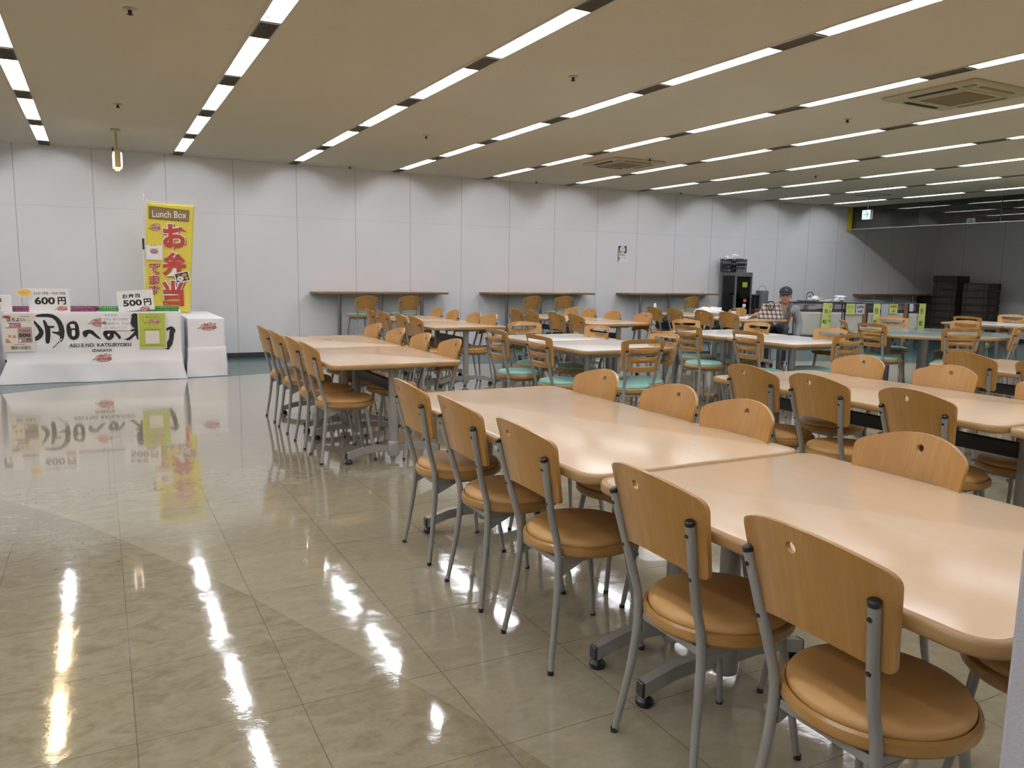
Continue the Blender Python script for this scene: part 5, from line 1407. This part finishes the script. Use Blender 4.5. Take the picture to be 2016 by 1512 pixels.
# bag, coat, paper and cup on his table
def plaid_mat():
    m = bpy.data.materials.new('plaid_cloth'); t = NT(m); p = t.sep(t.obj())
    def stripes(c, per, off):
        f = t.math('FRACT', t.math('ADD', t.math('DIVIDE', c, per), off))
        wide = t.math('LESS_THAN', t.math('ABSOLUTE', t.math('SUBTRACT', f, .5)), .22)
        thin = t.math('LESS_THAN', t.math('ABSOLUTE', t.math('SUBTRACT', f, .02)), .05)
        return t.math('MAXIMUM', wide, t.math('MULTIPLY', thin, .6))
    u = t.math('ADD', p[0], p[1])
    s_ = t.math('MULTIPLY', t.math('ADD', stripes(u, .062, .1), stripes(p[2], .062, .3)), .5)
    t.base(t.ramp(s_, [(.1, lin('#d5cdc6')), (.45, lin('#8b7570')), (.9, lin('#3f3333'))])); t.bsdf.inputs['Roughness'].default_value = .8
    return m
t = thing('tote_bag', 'brown and white plaid bag with dark handle standing on the table before the man', 'bag', (9.83, -3.63, .701), atan2(-.735, .678))
b = B(); R = []
for k in range(9):
    q = k / 8; w = .185 - .055 * q + .008 * sin(q * 5); d = .075 * (1 - .75 * q) + .004
    R.append([(p[0] + .012 * q, p[1], .23 * q) for p in rrect(-w, -d, w, d, min(.03, d * .6), 4)])
b.loft(R); b.build('body', plaid_mat(), t, ang=60)
M_HANDLE = mat('handle_brown', '#3a2320', .6)
for y in (-.03, .02):
    b = B(); b.tube([(-.055, y - .014, .215), (-.035, y - .03, .19), (-.015, y - .055, .14), (.02, y - .058, .135), (.045, y - .045, .175), (.05, y - .02, .222)] if y < 0 else [(-.05, y, .22), (-.03, y + .004, .26), (.03, y + .004, .26), (.05, y, .22)], .011, n=8); b.build('handle', M_HANDLE, t)
M_BROWN = mat('coat_brown', '#7d6b59', .85, var=.08, vscale=8, bump=.3, bscale=40)
s = Soft()
s.limb([(0, 0, .04), (.01, .0, .12), (-.03, 0, .20), (-.09, 0, .235)], [.075, .07, .05, .025]); s.limb([(.03, 0, .05), (.055, .0, .12), (.03, 0, .19)], [.05, .05, .035]); s.ball((.0, .01, .03), (.09, .07, .05))
o = s.build('brown_coat', M_BROWN, None, .008, 5); o.location = (9.97, -3.68, .701); o.rotation_euler = (0, 0, atan2(-.735, .678))
tag(o, 'brown coat heaped against the right side of the plaid bag', 'coat')
M_NEWS = bpy.data.materials.new('newsprint'); tt = NT(M_NEWS); pp = tt.sep(tt.obj())
ln = tt.math('LESS_THAN', tt.math('FRACT', tt.math('MULTIPLY', pp[1], 70)), .38); cl = tt.math('GREATER_THAN', tt.math('FRACT', tt.math('MULTIPLY', pp[0], 9)), .12)
nz = tt.math('GREATER_THAN', tt.noise(tt.scale(tt.obj(), 60, 8, 1), 3, 2), .42)
tt.base(tt.mix(tt.math('MULTIPLY', tt.math('MULTIPLY', ln, cl), tt.math('MULTIPLY', nz, .75)), lin('#d9d8da'), lin('#4a4b52'))); tt.bsdf.inputs['Roughness'].default_value = .8
def newspaper(name, label, loc, rz, w, h, lift, seed):
    b = B(); nu, nv = 18, 14; rg = random.Random(seed); p0 = rg.uniform(0, 6)
    vs = []
    for j in range(nv + 1):
        for i in range(nu + 1):
            x = -w / 2 + w * i / nu; y = -h / 2 + h * j / nv
            z = .004 + lift * max(0, sin(i / nu * pi * 1.0)) * (.4 + .6 * sin(j / nv * 2.4 + p0) ** 2) + lift * .8 * max(0, (i / nu - .75)) * 2 * (j / nv)
            vs.append((x, y, z))
    b.add(vs, [(j * (nu + 1) + i, j * (nu + 1) + i + 1, (j + 1) * (nu + 1) + i + 1, (j + 1) * (nu + 1) + i) for j in range(nv) for i in range(nu)])
    o = b.build(name, M_NEWS); so = o.modifiers.new('thickness', 'SOLIDIFY'); so.thickness = .003; so.offset = 1
    o.location = loc; o.rotation_euler = (0, 0, rz); return tag(o, label, 'newspaper')
newspaper('newspaper', "opened newspaper lying on the table left of the man's hand", (9.46, -3.42, .702), .5, .44, .32, .035, 4)
blob('crumpled_paper', 'large crumpled white paper on the far table beyond the paper cup', 'paper', (9.72, -2.42, .701), (.22, .17, .085), M_PAPER, 23, .5, .5)
t = thing('paper_cup', 'white paper cup with black lid standing on the table beside the newspaper', 'cup', (9.53, -3.18, .701))
b = B(); b.lathe([(.027, 0), (.029, .002), (.040, .105), (.041, .108), (.03, .108)], n=24); b.build('body', mat('cup_white', '#dcd5cb', .5), t)
b = B(); b.lathe([(.042, .104), (.044, .108), (.042, .114), (.038, .116), (.037, .126), (.033, .128), (.01, .124)], n=24); b.build('lid', M_BLACK, t)
for i, (x, y, z, r, l) in enumerate(((9.05, -2.15, .472, (.16, .15, .12), 'black cloth bag on the farthest left chair of the man\'s table pair'), (9.08, -3.28, .472, (.15, .14, .09), 'black cloth bundle on the second chair left of the man\'s table'), (9.10, -3.76, .472, (.17, .13, .08), 'black jacket lying on the nearest left chair of the man\'s table'))):
    blob('black_bag', l, 'bag', (x, y, z), r, M_NAVY if i == 1 else M_BLACK_CLOTH, 40 + i, .35, .6)
b = B(); b.lathe([(.022, 0), (.026, .004), (.026, .13), (.02, .15), (.012, .158), (.004, .16)], n=20); o = b.build('white_stand_in', M_BAGW); o.location = (9.20, -1.66, .701); tag(o, 'small white bottle on the far left corner of the man\'s table pair', 'object')  # bottle shape stands in for an unidentified white upright object
